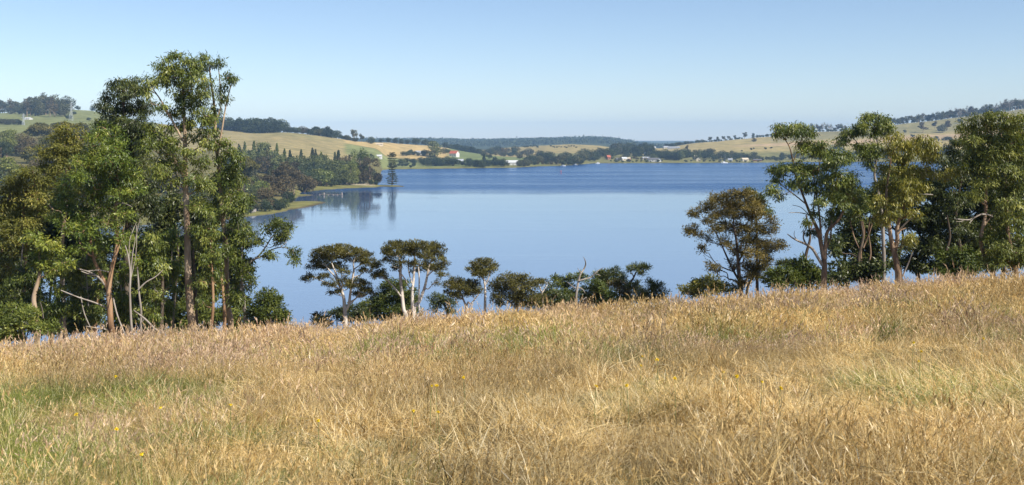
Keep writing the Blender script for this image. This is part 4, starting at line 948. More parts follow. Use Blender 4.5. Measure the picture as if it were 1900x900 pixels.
tree('gum_tree', 'open crowned gum with forked orange limbs at the left side of the right grove', 60,
     [[(1529, 522, 13), (1530, 500, 12), (1529, 480, 11), (1525, 455, 9.6), (1519, 430, 8), (1508, 407, 6.6), (1499, 386, 5.6), (1487, 355, 4.6), (1477, 328, 4), (1472, 300, 3.4), (1466, 275, 2.6), (1458, 260, 2)],
      [(1530, 485, 9), (1532, 455, 8), (1534, 432, 7), (1545, 418, 6.4), (1556, 407, 6), (1566, 388, 5), (1574, 370, 4), (1582, 350, 3)], [(1524, 448, 5), (1522, 415, 4.4), (1518, 380, 3.6), (1512, 345, 3), (1508, 318, 2)],
      [(1508, 407, 3.6), (1512, 370, 3), (1520, 330, 2.4), (1528, 295, 2)], [(1530, 470, 4), (1542, 440, 3.4), (1545, 400, 2.8), (1556, 350, 2), (1560, 315, 1.6)], [(1472, 300, 2.2), (1485, 270, 1.8), (1495, 250, 1.4)], [(1497, 380, 3), (1475, 362, 2.4), (1452, 345, 1.8), (1440, 332, 1.4)]],
     [(1438, 246, 10, 8), (1450, 239, 14, 8), (1466, 235, 14, 7), (1482, 236, 14, 8), (1497, 241, 14, 8), (1506, 246, 8, 5), (1460, 246, 16, 6), (1484, 246, 14, 6), (1494, 266, 14, 9), (1508, 272, 16, 11), (1524, 272, 14, 11), (1514, 284, 16, 8), (1532, 280, 8, 8), (1490, 279, 8, 7),
      (1434, 318, 9, 8), (1446, 318, 13, 11), (1456, 312, 12, 8), (1440, 332, 10, 7), (1428, 348, 9, 9), (1436, 356, 8, 8), (1447, 366, 5, 7), (1470, 308, 12, 9), (1486, 306, 12, 10), (1500, 314, 14, 10), (1516, 312, 16, 11), (1468, 342, 6, 7), (1540, 304, 14, 10), (1556, 298, 18, 11), (1548, 282, 12, 9), (1572, 290, 12, 9), (1525, 334, 14, 10), (1545, 326, 16, 10), (1530, 352, 13, 10), (1560, 342, 16, 11), (1580, 330, 16, 12), (1575, 352, 14, 10), (1548, 366, 13, 8), (1502, 412, 8, 5), (1508, 427, 9, 7), (1540, 395, 8, 8), (1480, 334, 13, 9), (1500, 346, 15, 10), (1522, 374, 13, 9), (1490, 322, 12, 8), (1562, 374, 15, 10), (1538, 414, 11, 8), (1590, 366, 14, 10), (1512, 398, 9, 7)],
     'gum', M_gum, B_brown, seed=85, dens=1.45, twig=0.3,
     dead=[[(1526, 492, 6), (1516, 477, 5.4), (1506, 462, 5), (1494, 453, 4.4), (1478, 446, 3.6), (1466, 440, 2.6), (1455, 432, 1.4)], [(1497, 455, 3.6), (1490, 443, 3), (1489, 432, 2.2), (1491, 425, 1)], [(1480, 447, 1.8), (1470, 436, 1.2), (1467, 426, .8)], [(1500, 398, 2), (1480, 394, 1.5), (1460, 394, .9)], [(1504, 402, 1.8), (1486, 385, 1.3), (1468, 380, .8)]])
tree('gum_tree', 'tall leader gum with separate leaf masses against the far hill in the right grove', 64,
     [[(1640, 522, 9), (1638, 460, 8), (1634, 400, 7), (1628, 360, 6), (1621, 325, 5), (1624, 300, 4.4), (1627, 276, 3.6), (1625, 255, 3), (1622, 235, 2.2)], [(1624, 300, 3), (1612, 285, 2.6), (1598, 270, 2.2), (1585, 255, 1.6)]],
     [(1612, 218, 12, 7), (1624, 215, 14, 7), (1638, 222, 10, 9), (1646, 230, 7, 10), (1628, 230, 14, 8), (1604, 228, 13, 9), (1600, 240, 10, 8), (1634, 242, 13, 9), (1618, 246, 10, 7), (1584, 240, 12, 8), (1574, 245, 10, 7), (1566, 252, 10, 10), (1562, 262, 7, 7), (1598, 268, 10, 8), (1610, 276, 15, 12), (1600, 290, 12, 8), (1622, 286, 12, 9), (1627, 270, 7, 8), (1612, 304, 9, 8), (1655, 238, 6, 5)],
     'gum', M_gum, B_grey, seed=86, dens=1.6)
tree('weeping_gum', 'yellow green weeping gum with a thick orange trunk in the middle of the right grove', 58,
     [[(1667, 522, 14), (1664, 500, 13), (1661, 478, 12), (1656, 455, 11), (1652, 435, 9), (1648, 405, 7), (1645, 375, 6), (1648, 340, 5), (1655, 300, 3.6)], [(1660, 470, 9), (1665, 445, 9), (1664, 425, 8), (1672, 395, 6), (1684, 360, 4.6), (1700, 325, 3)], [(1665, 438, 4), (1672, 428, 3.4), (1684, 424, 2.6)]],
     [(1656, 258, 14, 9), (1668, 250, 10, 7), (1650, 275, 12, 10), (1672, 268, 14, 10), (1690, 268, 14, 9), (1708, 258, 12, 8), (1722, 265, 14, 9), (1734, 275, 10, 10), (1710, 278, 16, 9), (1664, 292, 20, 12), (1690, 290, 16, 11), (1724, 292, 15, 11), (1740, 290, 7, 8), (1644, 312, 16, 12), (1668, 318, 18, 12), (1694, 318, 18, 12), (1720, 316, 16, 10), (1738, 322, 14, 8), (1756, 326, 8, 6), (1636, 340, 16, 12), (1660, 344, 20, 13), (1686, 342, 18, 11), (1710, 342, 15, 10), (1770, 314, 12, 6), (1784, 316, 9, 7), (1645, 366, 20, 12), (1675, 364, 18, 12), (1698, 362, 14, 10), (1628, 375, 14, 12), (1655, 388, 16, 11), (1680, 386, 12, 10), (1640, 410, 12, 9), (1694, 395, 9, 8), (1690, 440, 14, 9), (1684, 452, 10, 8), (1624, 400, 12, 10)],
     'weep', M_weep, B_brown, seed=87, dens=1.4,
     dead=[[(1664, 432, 4), (1672, 418, 3.2), (1680, 406, 2.6), (1690, 398, 1.8)], [(1690, 364, 3), (1704, 360, 2.4), (1720, 360, 1.8)], [(1674, 514, 3), (1682, 485, 2.4), (1686, 462, 1.4)]], deadbark=B_white)
tree('gum_tree', 'massive grey green gum filling the right edge of the meadow', 57,
     [[(1842, 508, 12), (1832, 490, 10), (1824, 466, 9), (1820, 440, 8), (1828, 400, 7), (1830, 350, 6), (1835, 300, 4), (1840, 250, 3)], [(1886, 505, 11), (1880, 470, 9), (1872, 420, 8), (1872, 360, 6), (1868, 290, 4), (1866, 245, 2.6)], [(1825, 420, 4), (1838, 404, 3), (1858, 380, 2.4)]],
     [(1800, 228, 14, 9), (1818, 220, 16, 8), (1838, 213, 16, 7), (1858, 214, 15, 7), (1876, 222, 14, 8), (1894, 218, 16, 10), (1910, 222, 14, 12), (1785, 240, 10, 8), (1806, 244, 18, 9), (1832, 234, 20, 10), (1862, 234, 20, 11), (1890, 242, 18, 12), (1796, 258, 16, 9), (1822, 258, 20, 10), (1850, 258, 20, 11), (1880, 264, 20, 12), (1905, 262, 16, 14), (1838, 280, 22, 12), (1808, 280, 18, 11),
      (1866, 286, 20, 12), (1894, 290, 18, 13), (1792, 300, 16, 11), (1818, 306, 20, 12), (1848, 312, 20, 12), (1878, 318, 20, 13), (1902, 320, 16, 14), (1826, 336, 20, 11), (1858, 342, 20, 12), (1886, 350, 18, 13), (1812, 360, 16, 11), (1838, 366, 20, 11), (1868, 374, 20, 12), (1896, 380, 18, 14), (1852, 398, 18, 11), (1882, 404, 20, 13), (1840, 422, 20, 11), (1868, 432, 20, 12), (1894, 440, 18, 13), (1850, 446, 20, 11), (1832, 446, 14, 10), (1858, 464, 22, 12), (1884, 468, 20, 12), (1840, 476, 18, 9), (1866, 484, 22, 9), (1894, 482, 16, 10), (1846, 492, 20, 6)],
     'gum', M_blue, B_brown, seed=88, dens=1.3,
     dead=[[(1842, 402, 3.4), (1830, 398, 3.2), (1818, 398, 3), (1806, 403, 2.8), (1796, 407, 2.4), (1784, 407, 2.6), (1765, 405, 1.6)], [(1808, 402, 2.6), (1800, 408, 2.2), (1792, 413, 1.6)], [(1790, 408, 1.6), (1780, 411, 1.2), (1770, 410, .8)], [(1812, 399, 1.8), (1806, 396, 1.2)]], deadbark=B_grey)
tree('gum_tree', 'dark dense gum behind the massive grey green one in the right grove', 66,
     [[(1786, 514, 10), (1785, 470, 9), (1774, 420, 8), (1780, 370, 6), (1790, 330, 4)]],
     [(1768, 268, 14, 8), (1780, 262, 12, 8), (1764, 284, 14, 10), (1784, 284, 14, 10), (1750, 300, 12, 9), (1772, 304, 18, 12), (1758, 330, 16, 12), (1784, 330, 18, 12), (1742, 350, 14, 11), (1770, 354, 18, 12), (1752, 378, 16, 11), (1782, 380, 18, 12), (1736, 400, 14, 11), (1764, 402, 18, 12), (1792, 410, 14, 12), (1748, 426, 16, 11), (1778, 430, 16, 12), (1806, 440, 12, 12), (1738, 450, 13, 10), (1760, 455, 14, 9)],
     'gum', M_dark, B_dark, seed=89)
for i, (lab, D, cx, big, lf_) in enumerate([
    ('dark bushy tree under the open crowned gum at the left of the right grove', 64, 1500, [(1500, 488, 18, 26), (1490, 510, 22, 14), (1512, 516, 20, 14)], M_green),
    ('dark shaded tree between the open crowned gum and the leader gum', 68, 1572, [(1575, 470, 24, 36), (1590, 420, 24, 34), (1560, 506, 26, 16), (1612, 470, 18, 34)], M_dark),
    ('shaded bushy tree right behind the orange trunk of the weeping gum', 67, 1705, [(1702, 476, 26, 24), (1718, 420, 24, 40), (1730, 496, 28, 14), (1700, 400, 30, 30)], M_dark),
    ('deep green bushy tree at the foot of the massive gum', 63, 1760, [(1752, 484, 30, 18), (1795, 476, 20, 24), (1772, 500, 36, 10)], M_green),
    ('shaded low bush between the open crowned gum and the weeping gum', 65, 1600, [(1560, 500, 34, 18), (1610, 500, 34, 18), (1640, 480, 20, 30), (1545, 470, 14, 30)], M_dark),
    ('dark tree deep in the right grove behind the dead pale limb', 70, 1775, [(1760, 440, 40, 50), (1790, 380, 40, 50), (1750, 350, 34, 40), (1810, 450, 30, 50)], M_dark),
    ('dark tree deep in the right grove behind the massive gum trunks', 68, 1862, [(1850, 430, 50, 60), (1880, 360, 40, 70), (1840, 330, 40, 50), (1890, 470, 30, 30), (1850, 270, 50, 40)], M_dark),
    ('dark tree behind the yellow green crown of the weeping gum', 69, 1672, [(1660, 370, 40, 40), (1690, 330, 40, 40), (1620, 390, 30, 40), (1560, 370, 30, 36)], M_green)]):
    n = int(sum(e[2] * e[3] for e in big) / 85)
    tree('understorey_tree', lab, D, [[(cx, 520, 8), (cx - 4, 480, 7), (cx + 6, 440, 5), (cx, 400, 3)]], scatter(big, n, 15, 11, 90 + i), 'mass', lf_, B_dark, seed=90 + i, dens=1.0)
tree('tea_tree', 'group of thin dark stems leaning apart under the leader gum', 66, [[(1600, 515, 6), (1598, 470, 5), (1604, 430, 4), (1596, 395, 2.6)], [(1602, 460, 3.6), (1614, 430, 3), (1622, 400, 2)], [(1598, 470, 3), (1586, 440, 2.6), (1580, 410, 2)], [(1610, 515, 4.6), (1616, 470, 4), (1612, 430, 3), (1618, 400, 2)]],
     [(1592, 385, 14, 9), (1614, 390, 14, 9), (1580, 402, 12, 8), (1604, 372, 16, 10)], 'gum', M_gum, B_brown, seed=95)
# ------------------------------------------------------------------ trees of the far land: one of each kind is grown, the rest are copies
F_pine = leaf_mat('far_pine_leaf', leaf_stops((0.012, 0.022, 0.012), (0.03, 0.048, 0.022), (0.07, 0.09, 0.04)), 0.12, 0.6, 0.5)
F_gum = leaf_mat('far_gum_leaf', leaf_stops((0.025, 0.032, 0.018), (0.065, 0.07, 0.034), (0.13, 0.125, 0.06)), 0.15, 0.6, 0.5)
F_brown = leaf_mat('far_brown_leaf', leaf_stops((0.03, 0.026, 0.016), (0.085, 0.066, 0.036), (0.16, 0.125, 0.07)), 0.15, 0.6, 0.5)
F_green = leaf_mat('far_green_leaf', leaf_stops((0.025, 0.038, 0.014), (0.075, 0.095, 0.034), (0.16, 0.175, 0.065)), 0.15, 0.6, 0.5)
F_mac = leaf_mat('cypress_leaf', leaf_stops((0.025, 0.035, 0.012), (0.10, 0.095, 0.024), (0.30, 0.235, 0.04)), 0.12, 0.6, 0.2)

def unit_tree(kind, seed, leaf, bark, fine=1.0):
    rng = np.random.default_rng(seed)
    wood, lf = Geo(), Geo()
    ell = []
    tips = []
    if kind == 'pine':
        wood.tube([(0, 0, -.05), (0, 0, .35), (0.01, 0, .8)], [.03, .024, .01], 6)
        for i in range(12):
            z = 0.14 + 0.78 * (i + rng.random() * .6) / 12; r = 0.27 * math.sqrt(max(0.08, 1 - ((z - 0.42) / 0.62) ** 2)); a = rng.uniform(0, 6.28)
            ell.append(((math.cos(a) * r * .5, math.sin(a) * r * .5, z), r * .72, .11))
    elif kind == 'round':
        wood.tube([(0, 0, -.05), (0.01, 0, .25), (0, 0.01, .6)], [.035, .028, .012], 6)
        for i in range(13):
            u = rng.normal(size=3); u /= np.linalg.norm(u); ell.append(((u[0] * .26, u[1] * .26, .56 + u[2] * .27), .19, .15))
    elif kind == 'gum':
        lean = rng.normal(0, .05, 2)
        wood.tube([(0, 0, -.05), (lean[0] * .4, lean[1] * .4, .35), (lean[0], lean[1], .62)], [.026, .02, .014], 6, sub=2)
        for i in range(9):
            a = rng.uniform(0, 6.28); r = rng.uniform(.05, .27); z = rng.uniform(.5, .92) - r * .35
            c = np.array([lean[0] + math.cos(a) * r, lean[1] + math.sin(a) * r, z]); ell.append((tuple(c), rng.uniform(.09, .15), rng.uniform(.06, .10)))
            wood.tube([(lean[0] * .7, lean[1] * .7, min(.3 + .3 * rng.random(), z - .12)), tuple(c * .6 + np.array([0, 0, .12])), tuple(c)], [.013, .009, .005], 5)
    elif kind == 'poplar':
        wood.tube([(0, 0, -.05), (0, 0, .9)], [.022, .006], 6)
        for i in range(14):
            z = .08 + .86 * i / 13; r = .085 * min(1, (1.04 - z) * 2.6, z * 5 + .2); a = rng.uniform(0, 6.28)
            ell.append(((math.cos(a) * r * .3, math.sin(a) * r * .3, z), r, .085))
    elif kind == 'shrub':
        for k in range(3): wood.tube([(0, 0, -.05), (rng.normal(0, .12), rng.normal(0, .12), .3), (rng.normal(0, .3), rng.normal(0, .3), .65)], [.04, .03, .012], 5)
        for i in range(11):
            a = rng.uniform(0, 6.28); r = rng.uniform(0, .5); ell.append(((math.cos(a) * r, math.sin(a) * r, rng.uniform(.25, .78 - r * .5)), .27, .2))
    elif kind == 'weeping':
        wood.tube([(0, 0, -.05), (0.02, 0, .3), (0, 0, .75)], [.035, .028, .012], 6)
        for i in range(18):
            a = rng.uniform(0, 6.28); z = rng.uniform(.2, .92); r = .36 * math.sqrt(max(.05, 1 - ((z - .45) / .55) ** 2)) * rng.uniform(.5, 1)
            ell.append(((math.cos(a) * r, math.sin(a) * r, z), .13, .15))
    elif kind == 'flat':                             # broad layered cypress
        wood.tube([(0, 0, -.05), (0.02, 0, .4), (0, 0, .8)], [.05, .04, .02], 6)
        for i in range(26):
            a = rng.uniform(0, 6.28); r = rng.uniform(.05, .72); z = .95 - .45 * (r / .75) ** 2 - .4 * rng.random() ** 2
            ell.append(((math.cos(a) * r, math.sin(a) * r, z), .2, .055))
    elif kind == 'bare':
        wood.tube([(0, 0, -.05), (.01, 0, .4), (.02, .01, .75)], [.03, .022, .01], 6)
        for i in range(16):
            a = rng.uniform(0, 6.28); z = rng.uniform(.3, .7); r = rng.uniform(.15, .36)
            m_ = np.array([math.cos(a) * r * .5, math.sin(a) * r * .5, z + .1]); e = np.array([math.cos(a) * r, math.sin(a) * r, min(1, z + rng.uniform(.15, .35))])
            wood.tube([(0, 0, z - .05), m_, e], [.013, .009, .004], 4)
            for q in range(3): wood.tube([m_, (m_ + e) / 2 + rng.normal(size=3) * .05, e + rng.normal(size=3) * .09], [.006, .005, .003], 3)
            if rng.random() < .5: ell.append((tuple(e), .06, .05))
    for c, r, h in ell:
        n = int((70 if kind != 'bare' else 22) * fine * (1 + r * 3))
        u = rng.normal(size=(n, 3)); u /= np.linalg.norm(u, axis=1, keepdims=True)
        Cn = np.array(c) + u * (0.5 + .5 * rng.random((n, 1))) ** .6 * np.array([r, r, h]) * rng.uniform(.85, 1.2, (n, 1))
        Dn = rng.normal(size=(n, 3)) + u * .6 + np.array([0, 0, {'weeping': -1.6, 'gum': -.7, 'poplar': 1.2, 'pine': .3}.get(kind, .1)])
        s = {'poplar': .05, 'flat': .09, 'shrub': .11, 'bare': .045}.get(kind, .066) / math.sqrt(fine)
        lf.leaves(Cn, Dn, rng.uniform(.7, 1.4, n) * s, rng.uniform(.5, .8, n) * s, rng, np.clip(.45 + rng.normal(0, .1) + rng.normal(0, .16, n), 0, 1), u + np.array([0, 0, .4]) + rng.normal(size=(n, 3)) * .45)
    tm = wood.mesh('trunk', [bark]); 
    cm = lf.mesh('crown', [leaf]) if lf.V else None
    # the same tree as one mesh, for places where its parts are too small to see
    V = np.concatenate(wood.V + lf.V); nw = sum(len(v) for v in wood.V)
    Fq = np.concatenate([np.concatenate(wood.F)] + ([np.concatenate(lf.F) + nw] if lf.V else []))
    mi = np.concatenate([np.zeros(sum(len(f) for f in wood.F)), np.ones(sum(len(f) for f in lf.F))]) if lf.V else np.zeros(len(Fq))
    jm = new_mesh(kind + '_tree', V, Fq, [bark, leaf], {'var': np.concatenate([np.concatenate(wood.A)] + ([np.concatenate(lf.A)] if lf.A else []))}, mi)
    return tm, cm, jm

KIT = {}
def kit(key):
    kind, tone, fine = key
    if key not in KIT:
        leaf = dict(dark=F_pine, gum=F_gum, brown=F_brown, green=F_green, gold=F_mac, mid=M_gum, grey=M_blue)[tone]
        bark = {'gum': B_gum, 'bare': B_grey, 'weeping': B_gum}.get(kind, B_dark)
        KIT[key] = [unit_tree(kind, 300 + 17 * i + len(kind) * 3, leaf, bark, fine) for i in range(4 if fine == 1 else 2)]
    return KIT[key]
NAMES = dict(pine='pine_tree', round='round_tree', gum='far_gum_tree', poplar='poplar_tree', shrub='shrub', weeping='weeping_tree', flat='cypress_tree', bare='bare_tree')
CATS = dict(shrub='shrub')
frng = np.random.default_rng(5)
def plant(kind, tone, px, D, h, label, group, parts=False, fine=1.0, sink=0.0, wide=1.0):
    tm, cm, jm = kit((kind, tone, fine))[frng.integers(4 if fine == 1 else 2)]
    z = hz(px, D) - (sink or h * {'pine': .14, 'round': .13, 'gum': .10, 'weeping': .04}.get(kind, .02))
    loc = ((px - CX) / F * D, D, z)
    rz = frng.uniform(0, 6.283)
    sc3 = (h * wide * frng.uniform(.9, 1.12), h * wide * frng.uniform(.9, 1.12), h)
    nm = 'evergreen_tree' if (kind, tone) == ('round', 'dark') else NAMES[kind]  # same round trees of no known species, named apart by dark leaf tone
    if parts:
        o = empty(nm, loc, rz); o.scale = sc3
        add('trunk', tm, o)
        if cm: add('crown', cm, o)
    else:
        o = add(nm, jm, None, loc); o.rotation_euler = (0, 0, rz); o.scale = sc3
    return tag(o, label, CATS.get(kind, 'tree'), group)
ORD = ('first second third fourth fifth sixth seventh eighth ninth tenth eleventh twelfth thirteenth fourteenth fifteenth sixteenth seventeenth eighteenth nineteenth twentieth '
       'twenty-first twenty-second twenty-third twenty-fourth twenty-fifth twenty-sixth twenty-seventh twenty-eighth twenty-ninth thirtieth').split()
def row(n, px0, px1, where, hpx, kinds, label, group, parts=False, wide=1.0, fine=1.0):
    """n plants between two photo columns, left to right; where: (py0, py1) rows of their feet, or a function of px giving the distance; hpx: height range in photo pixels"""
    for i in range(n):
        px = px0 + (px1 - px0) * (i + frng.uniform(.15, .85)) / n
        if callable(where): D = where(px)
        else: D = hit(px, frng.uniform(*where))
        kd, tn = kinds[frng.integers(len(kinds))]
        lb = label if n > 30 else ('leftmost ' if i == 0 else 'rightmost ' if i == n - 1 else ORD[i] + ' from left, ') + label
        plant(kd, tn, px, D, frng.uniform(*hpx) / F * D, lb, group, parts, fine, wide=wide)
crest = lambda lo, hi: (lambda px: np.interp(px, C1[:, 0], C1[:, 1]) + frng.uniform(lo, hi))
crest2 = lambda lo, hi: (lambda px: np.interp(px, C2[:, 0], C2[:, 1]) + frng.uniform(lo, hi))

# crest of the tan hill on the left
row(24, 395, 522, crest(-10, 45), (22, 34), [('pine', 'dark'), ('pine', 'dark'), ('round', 'dark')], 'dark pine in the tall belt at the high end of tan crest', 'pines at the high end of the tan crest', wide=1.25)
row(13, 522, 596, crest(-5, 25), (12, 18), [('round', 'brown'), ('round', 'dark'), ('round', 'gum')], 'low dark round tree in the middle of the tan hill crest row', 'round trees along the middle of the tan crest', wide=1.25)
row(9, 578, 628, crest(-5, 25), (17, 24), [('pine', 'dark'), ('round', 'dark')], 'dark tree in the taller clump where the tan hill starts to drop', 'taller clump on the tan crest', wide=1.35)
row(6, 628, 652, crest(0, 20), (8, 12), [('round', 'gum'), ('round', 'dark')], 'small dark tree right of the taller clump on the tan crest', 'small trees on the tan crest')
plant('gum', 'gum', 657, 1655, 22, 'tall gum standing above its row on the tan crest', None, wide=.9)
plant('gum', 'gum', 670, 1660, 15, 'thin gum just right of the tall gum on the tan crest', None)
plant('round', 'dark', 688, 1680, 14, 'single round dark tree between the thin gum and the pale roof on the crest', None, wide=1.2)
row(3, 640, 668, crest(-20, 0), (9, 13), [('round', 'gum')], 'small tree at the feet of the tall gum on the tan crest', 'trees at the feet of the tall crest gum')
for px, h, lab in ((708, 9, 'small tree right behind the pale roof on the golden crest'), (721, 11, 'first round tree of the golden crest row left end'), (733, 13, 'dark tree right of the left end tree on the golden crest'), (745, 12, 'dark rounded tree above the golden field centre'), (757, 12, 'dark tree before the gap on the golden crest'), (772, 17, 'pointed tall dark tree after the gap on the golden crest'), (789, 15, 'wide dark tree at the dropping end of the golden crest'), (801, 14, 'dark tree joined to the wide one on the golden crest'), (825, 13, 'lone dark tree where golden field meets green vineyard')):
    plant('round', 'dark', px, np.interp(px, C1[:, 0], C1[:, 1]) + 10, h / F * 1950, lab, None, wide=1.25)
row(13, 832, 890, crest2(-420, -330), (12, 20), [('pine', 'dark'), ('round', 'dark')], 'dark tree in the dense block behind the green vineyard', 'dark block behind the vineyard', wide=1.4)
# hill at the far left
row(28, 50, 128, (208, 217), (28, 46), [('gum', 'gum'), ('gum', 'brown'), ('round', 'gum')], 'tall greyish gum in the grove on the green hill at far left', 'grove on the green hill', wide=.9)
row(10, -20, 32, (205, 211), (20, 32), [('gum', 'gum'), ('gum', 'brown')], 'gum on the skyline at the left edge of the photo', 'gums on the skyline at the left edge')
row(7, 25, 62, (203, 212), (16, 26), [('gum', 'brown'), ('round', 'gum')], 'shorter gum left of the grove on the green hill', 'shorter gums beside the hill grove')
for px, py, h, lab in ((145, 203, 10, 'single round tree on the bare top of the green hill'), (172, 203, 11, 'small round tree on the green hill touching the dark gum'), (137, 213, 8, 'small round bush below the single hilltop tree'), (128, 222, 12, 'bush left of the right pylon'), (165, 224, 8, 'little bush right of the right pylon')):
    plant('round', 'dark', px, hit(px, py), h / F * hit(px, py), lab, None, wide=1.3)
row(6, 0, 34, (229, 233), (8, 14), [('round', 'gum'), ('shrub', 'gum')], 'bluish round bush in the clump low on the green hill', 'bush clump low on the green hill', wide=1.2)
# nearer trees behind the left grove
for kd, tn, px, D, h, lab, wd in (('gum', 'grey', 22, 560, 25, 'grey green gum with pale bare limbs beyond the grove at left edge', 1.1), ('round', 'brown', 58, 600, 22, 'brownish round tree beyond the grove beside the grey green gum', 1.0), ('weeping', 'dark', 14, 520, 15, 'dark drooping tree low beyond the grove at left edge', 1.1),
                                  ('flat', 'gold', 95, 640, 27, 'broad dark cypress with golden tipped top beyond the grove', .75), ('flat', 'gold', 150, 660, 26, 'second golden topped cypress right of the broad one', .7), ('round', 'green', 120, 560, 20, 'green round tree below the golden topped cypresses', 1.1), ('round', 'green', -20, 600, 24, 'green tree cut by the left edge of the photo', 1.1),
                                  ('weeping', 'grey', 175, 600, 24, 'grey green tree between the cypresses and the dark gum', 1.0), ('flat', 'gold', 452, 700, 25, 'golden topped cypress right of the slim gum above the cove', .62), ('round', 'brown', 300, 640, 22, 'brownish tree glimpsed through the tallest gum', 1.2), ('round', 'green', 360, 620, 20, 'green tree glimpsed between the two tall gums', 1.2)):
    plant(kd, tn, px, D, h, lab, None, True, 3.0, wide=wd)
row(16, 60, 420, lambda px: DS(px) + frng.uniform(40, 140), (28, 50), [('round', 'green'), ('gum', 'brown'), ('round', 'gum')], 'tree on the wooded bank half hidden behind the left grove', 'trees on the bank behind the left grove', True, 1.15)
def plant_to(kd, tn, px, D, top, lab, wd=1.0):
    z = hz(px, D); h = (HC - (top - YH) / F * D) - z
    plant(kd, tn, px, D, h * 1.03, lab, None, True, 3.0, wide=wd * min(1, 24 / h))
for kd, tn, px, D, top, lab, wd in (('gum', 'grey', 12, 820, 229, 'tall grey green tree with pale limbs on the slope at the left edge', 1.3), ('round', 'grey', 30, 860, 237, 'rounded grey green tree right of the tall one on the left slope', 1.3), ('round', 'brown', 52, 840, 238, 'brownish tree on the left slope below the white building', 1.2),
        ('weeping', 'dark', 2, 760, 262, 'dark drooping tree in front of the tall grey green one', 1.2), ('flat', 'gold', 78, 900, 229, 'golden topped cypress on the left slope below the pylons', .8), ('flat', 'gold', 112, 920, 227, 'wide golden topped cypress on the left slope, the middle one', .8), ('flat', 'gold', 150, 910, 229, 'golden topped cypress on the left slope nearest the dark gum', .8),
        ('round', 'green', 95, 830, 245, 'green tree before the golden topped cypresses', 1.3), ('round', 'mid', 135, 840, 243, 'brighter green tree before the golden topped cypresses', 1.3), ('round', 'brown', 65, 780, 258, 'brown green tree low on the left slope', 1.3), ('round', 'grey', 172, 860, 240, 'grey green tree touching the dark gum on the left slope', 1.2), ('round', 'green', -25, 840, 238, 'green tree cut off by the left frame edge on the slope', 1.3)):
    plant_to(kd, tn, px, D, top, lab, wd)
# the wooded point round the cove
row(22, 425, 655, lambda px: frng.uniform(960, 1080), (30, 46), [('poplar', 'green'), ('poplar', 'dark'), ('poplar', 'gum'), ('poplar', 'mid')], 'spiky dark poplar in the row behind the cove', 'poplar row behind the cove', True, 1.0)
row(28, 425, 650, lambda px: frng.uniform(900, 1050), (28, 46), [('round', 'green'), ('round', 'dark'), ('weeping', 'green'), ('round', 'mid'), ('round', 'brown')], 'dark tree massed in front of the poplar row behind the cove', 'dark trees massed before the poplars', True, 1.15)
row(16, 440, 560, lambda px: DS(px) + frng.uniform(60, 250), (32, 52), [('gum', 'brown'), ('round', 'mid'), ('round', 'brown'), ('weeping', 'gum'), ('round', 'green')], 'olive green tree on the near side of the cove', 'trees on the near side of the cove', True, 1.1)
row(16, 570, 655, lambda px: DS(px) + frng.uniform(28, 130), (26, 42), [('round', 'dark'), ('round', 'green'), ('weeping', 'green'), ('round', 'mid')], 'rounded dark tree behind the pale cove beach', 'rounded trees behind the cove beach', True, 1.15)
plant('gum', 'brown', 524, 700, 26, 'brown gum with a tall pale trunk by the cove', None, True, 3.0)
plant('gum', 'brown', 545, 740, 22, 'brown gum right of the pale trunked one by the cove', None, True, 3.0)
plant('shrub', 'brown', 563, 800, 14, 'mauve grey bush at the inner end of the cove', None, True, 3.0)
plant('weeping', 'mid', 668, 925, 29, 'tallest weeping tree on the wooded point', None, True, 3.0, wide=.95)
plant('weeping', 'brown', 686, 915, 23, 'brown rounded tree at the tip of the wooded point', None, True, 3.0, wide=1.1)
plant('weeping', 'grey', 651, 905, 18, 'pale green weeping tree beside the tallest one on the point', None, True, 3.0)
plant('round', 'brown', 642, 1010, 24, 'mauve brown tree behind the wooded point', None, True, 3.0)
plant('weeping', 'dark', 676, 960, 25, 'dark tree behind the tallest weeping tree on the point', None, True, 3.0)
plant('shrub', 'dark', 686, 902, 5.2, 'round dark bush on the sand left of the lone pine', None, True, wide=.75)
plant('shrub', 'dark', 698, 906, 4.6, 'smaller dark bush next to the sand left of the lone pine', None, True, wide=.75)
row(14, 442, 545, lambda px: DS(px) + frng.uniform(8, 40), (14, 26), [('shrub', 'green'), ('shrub', 'dark'), ('round', 'gum'), ('shrub', 'brown')], 'low shrub along the near bank of the cove', 'shrubs on the near bank of the cove', True, .8)
row(9, 560, 645, lambda px: DS(px) + frng.uniform(20, 40), (8, 14), [('shrub', 'dark'), ('shrub', 'brown')], 'low bush at the back of the pale cove beach', 'bushes at the back of the cove beach', True, .8)
# the far shore left of centre
row(9, 742, 800, (288, 290), (9, 13), [('round', 'dark'), ('shrub', 'dark')], 'dark hedge tree round the grey roofed house', 'hedge round the grey roofed house', wide=1.0)
plant('pine', 'green', 806, 1640, 28, 'big conical dark green tree beside the vineyard', None, wide=1.35)
plant('round', 'dark', 826, 1760, 12, 'dark round tree left above the red roofed house', None, wide=1.6)
row(8, 735, 800, (302, 305), (10, 15), [('round', 'dark'), ('round', 'green')], 'dark round tree on the far shore behind the lone pine', 'round trees on the shore behind the lone pine', wide=1.3)
row(9, 722, 770, (308, 312), (5, 9), [('shrub', 'brown'), ('shrub', 'dark')], 'low dark scrub at the water behind the lone pine', 'scrub at the water behind the lone pine', wide=.9)
row(12, 788, 842, (303, 309), (12, 20), [('round', 'dark'), ('shrub', 'dark')], 'dark shore tree below the big conical tree', 'shore trees below the conical tree', wide=1.3)
row(14, 866, 938, (306, 311), (13, 20), [('round', 'dark'), ('pine', 'dark')], 'dark shore tree left of the long white house', 'shore trees left of the long white house', wide=1.3)
plant('poplar', 'dark', 898, 1480, 17, 'thin spire like poplar among the shore trees', None, wide=1.3)
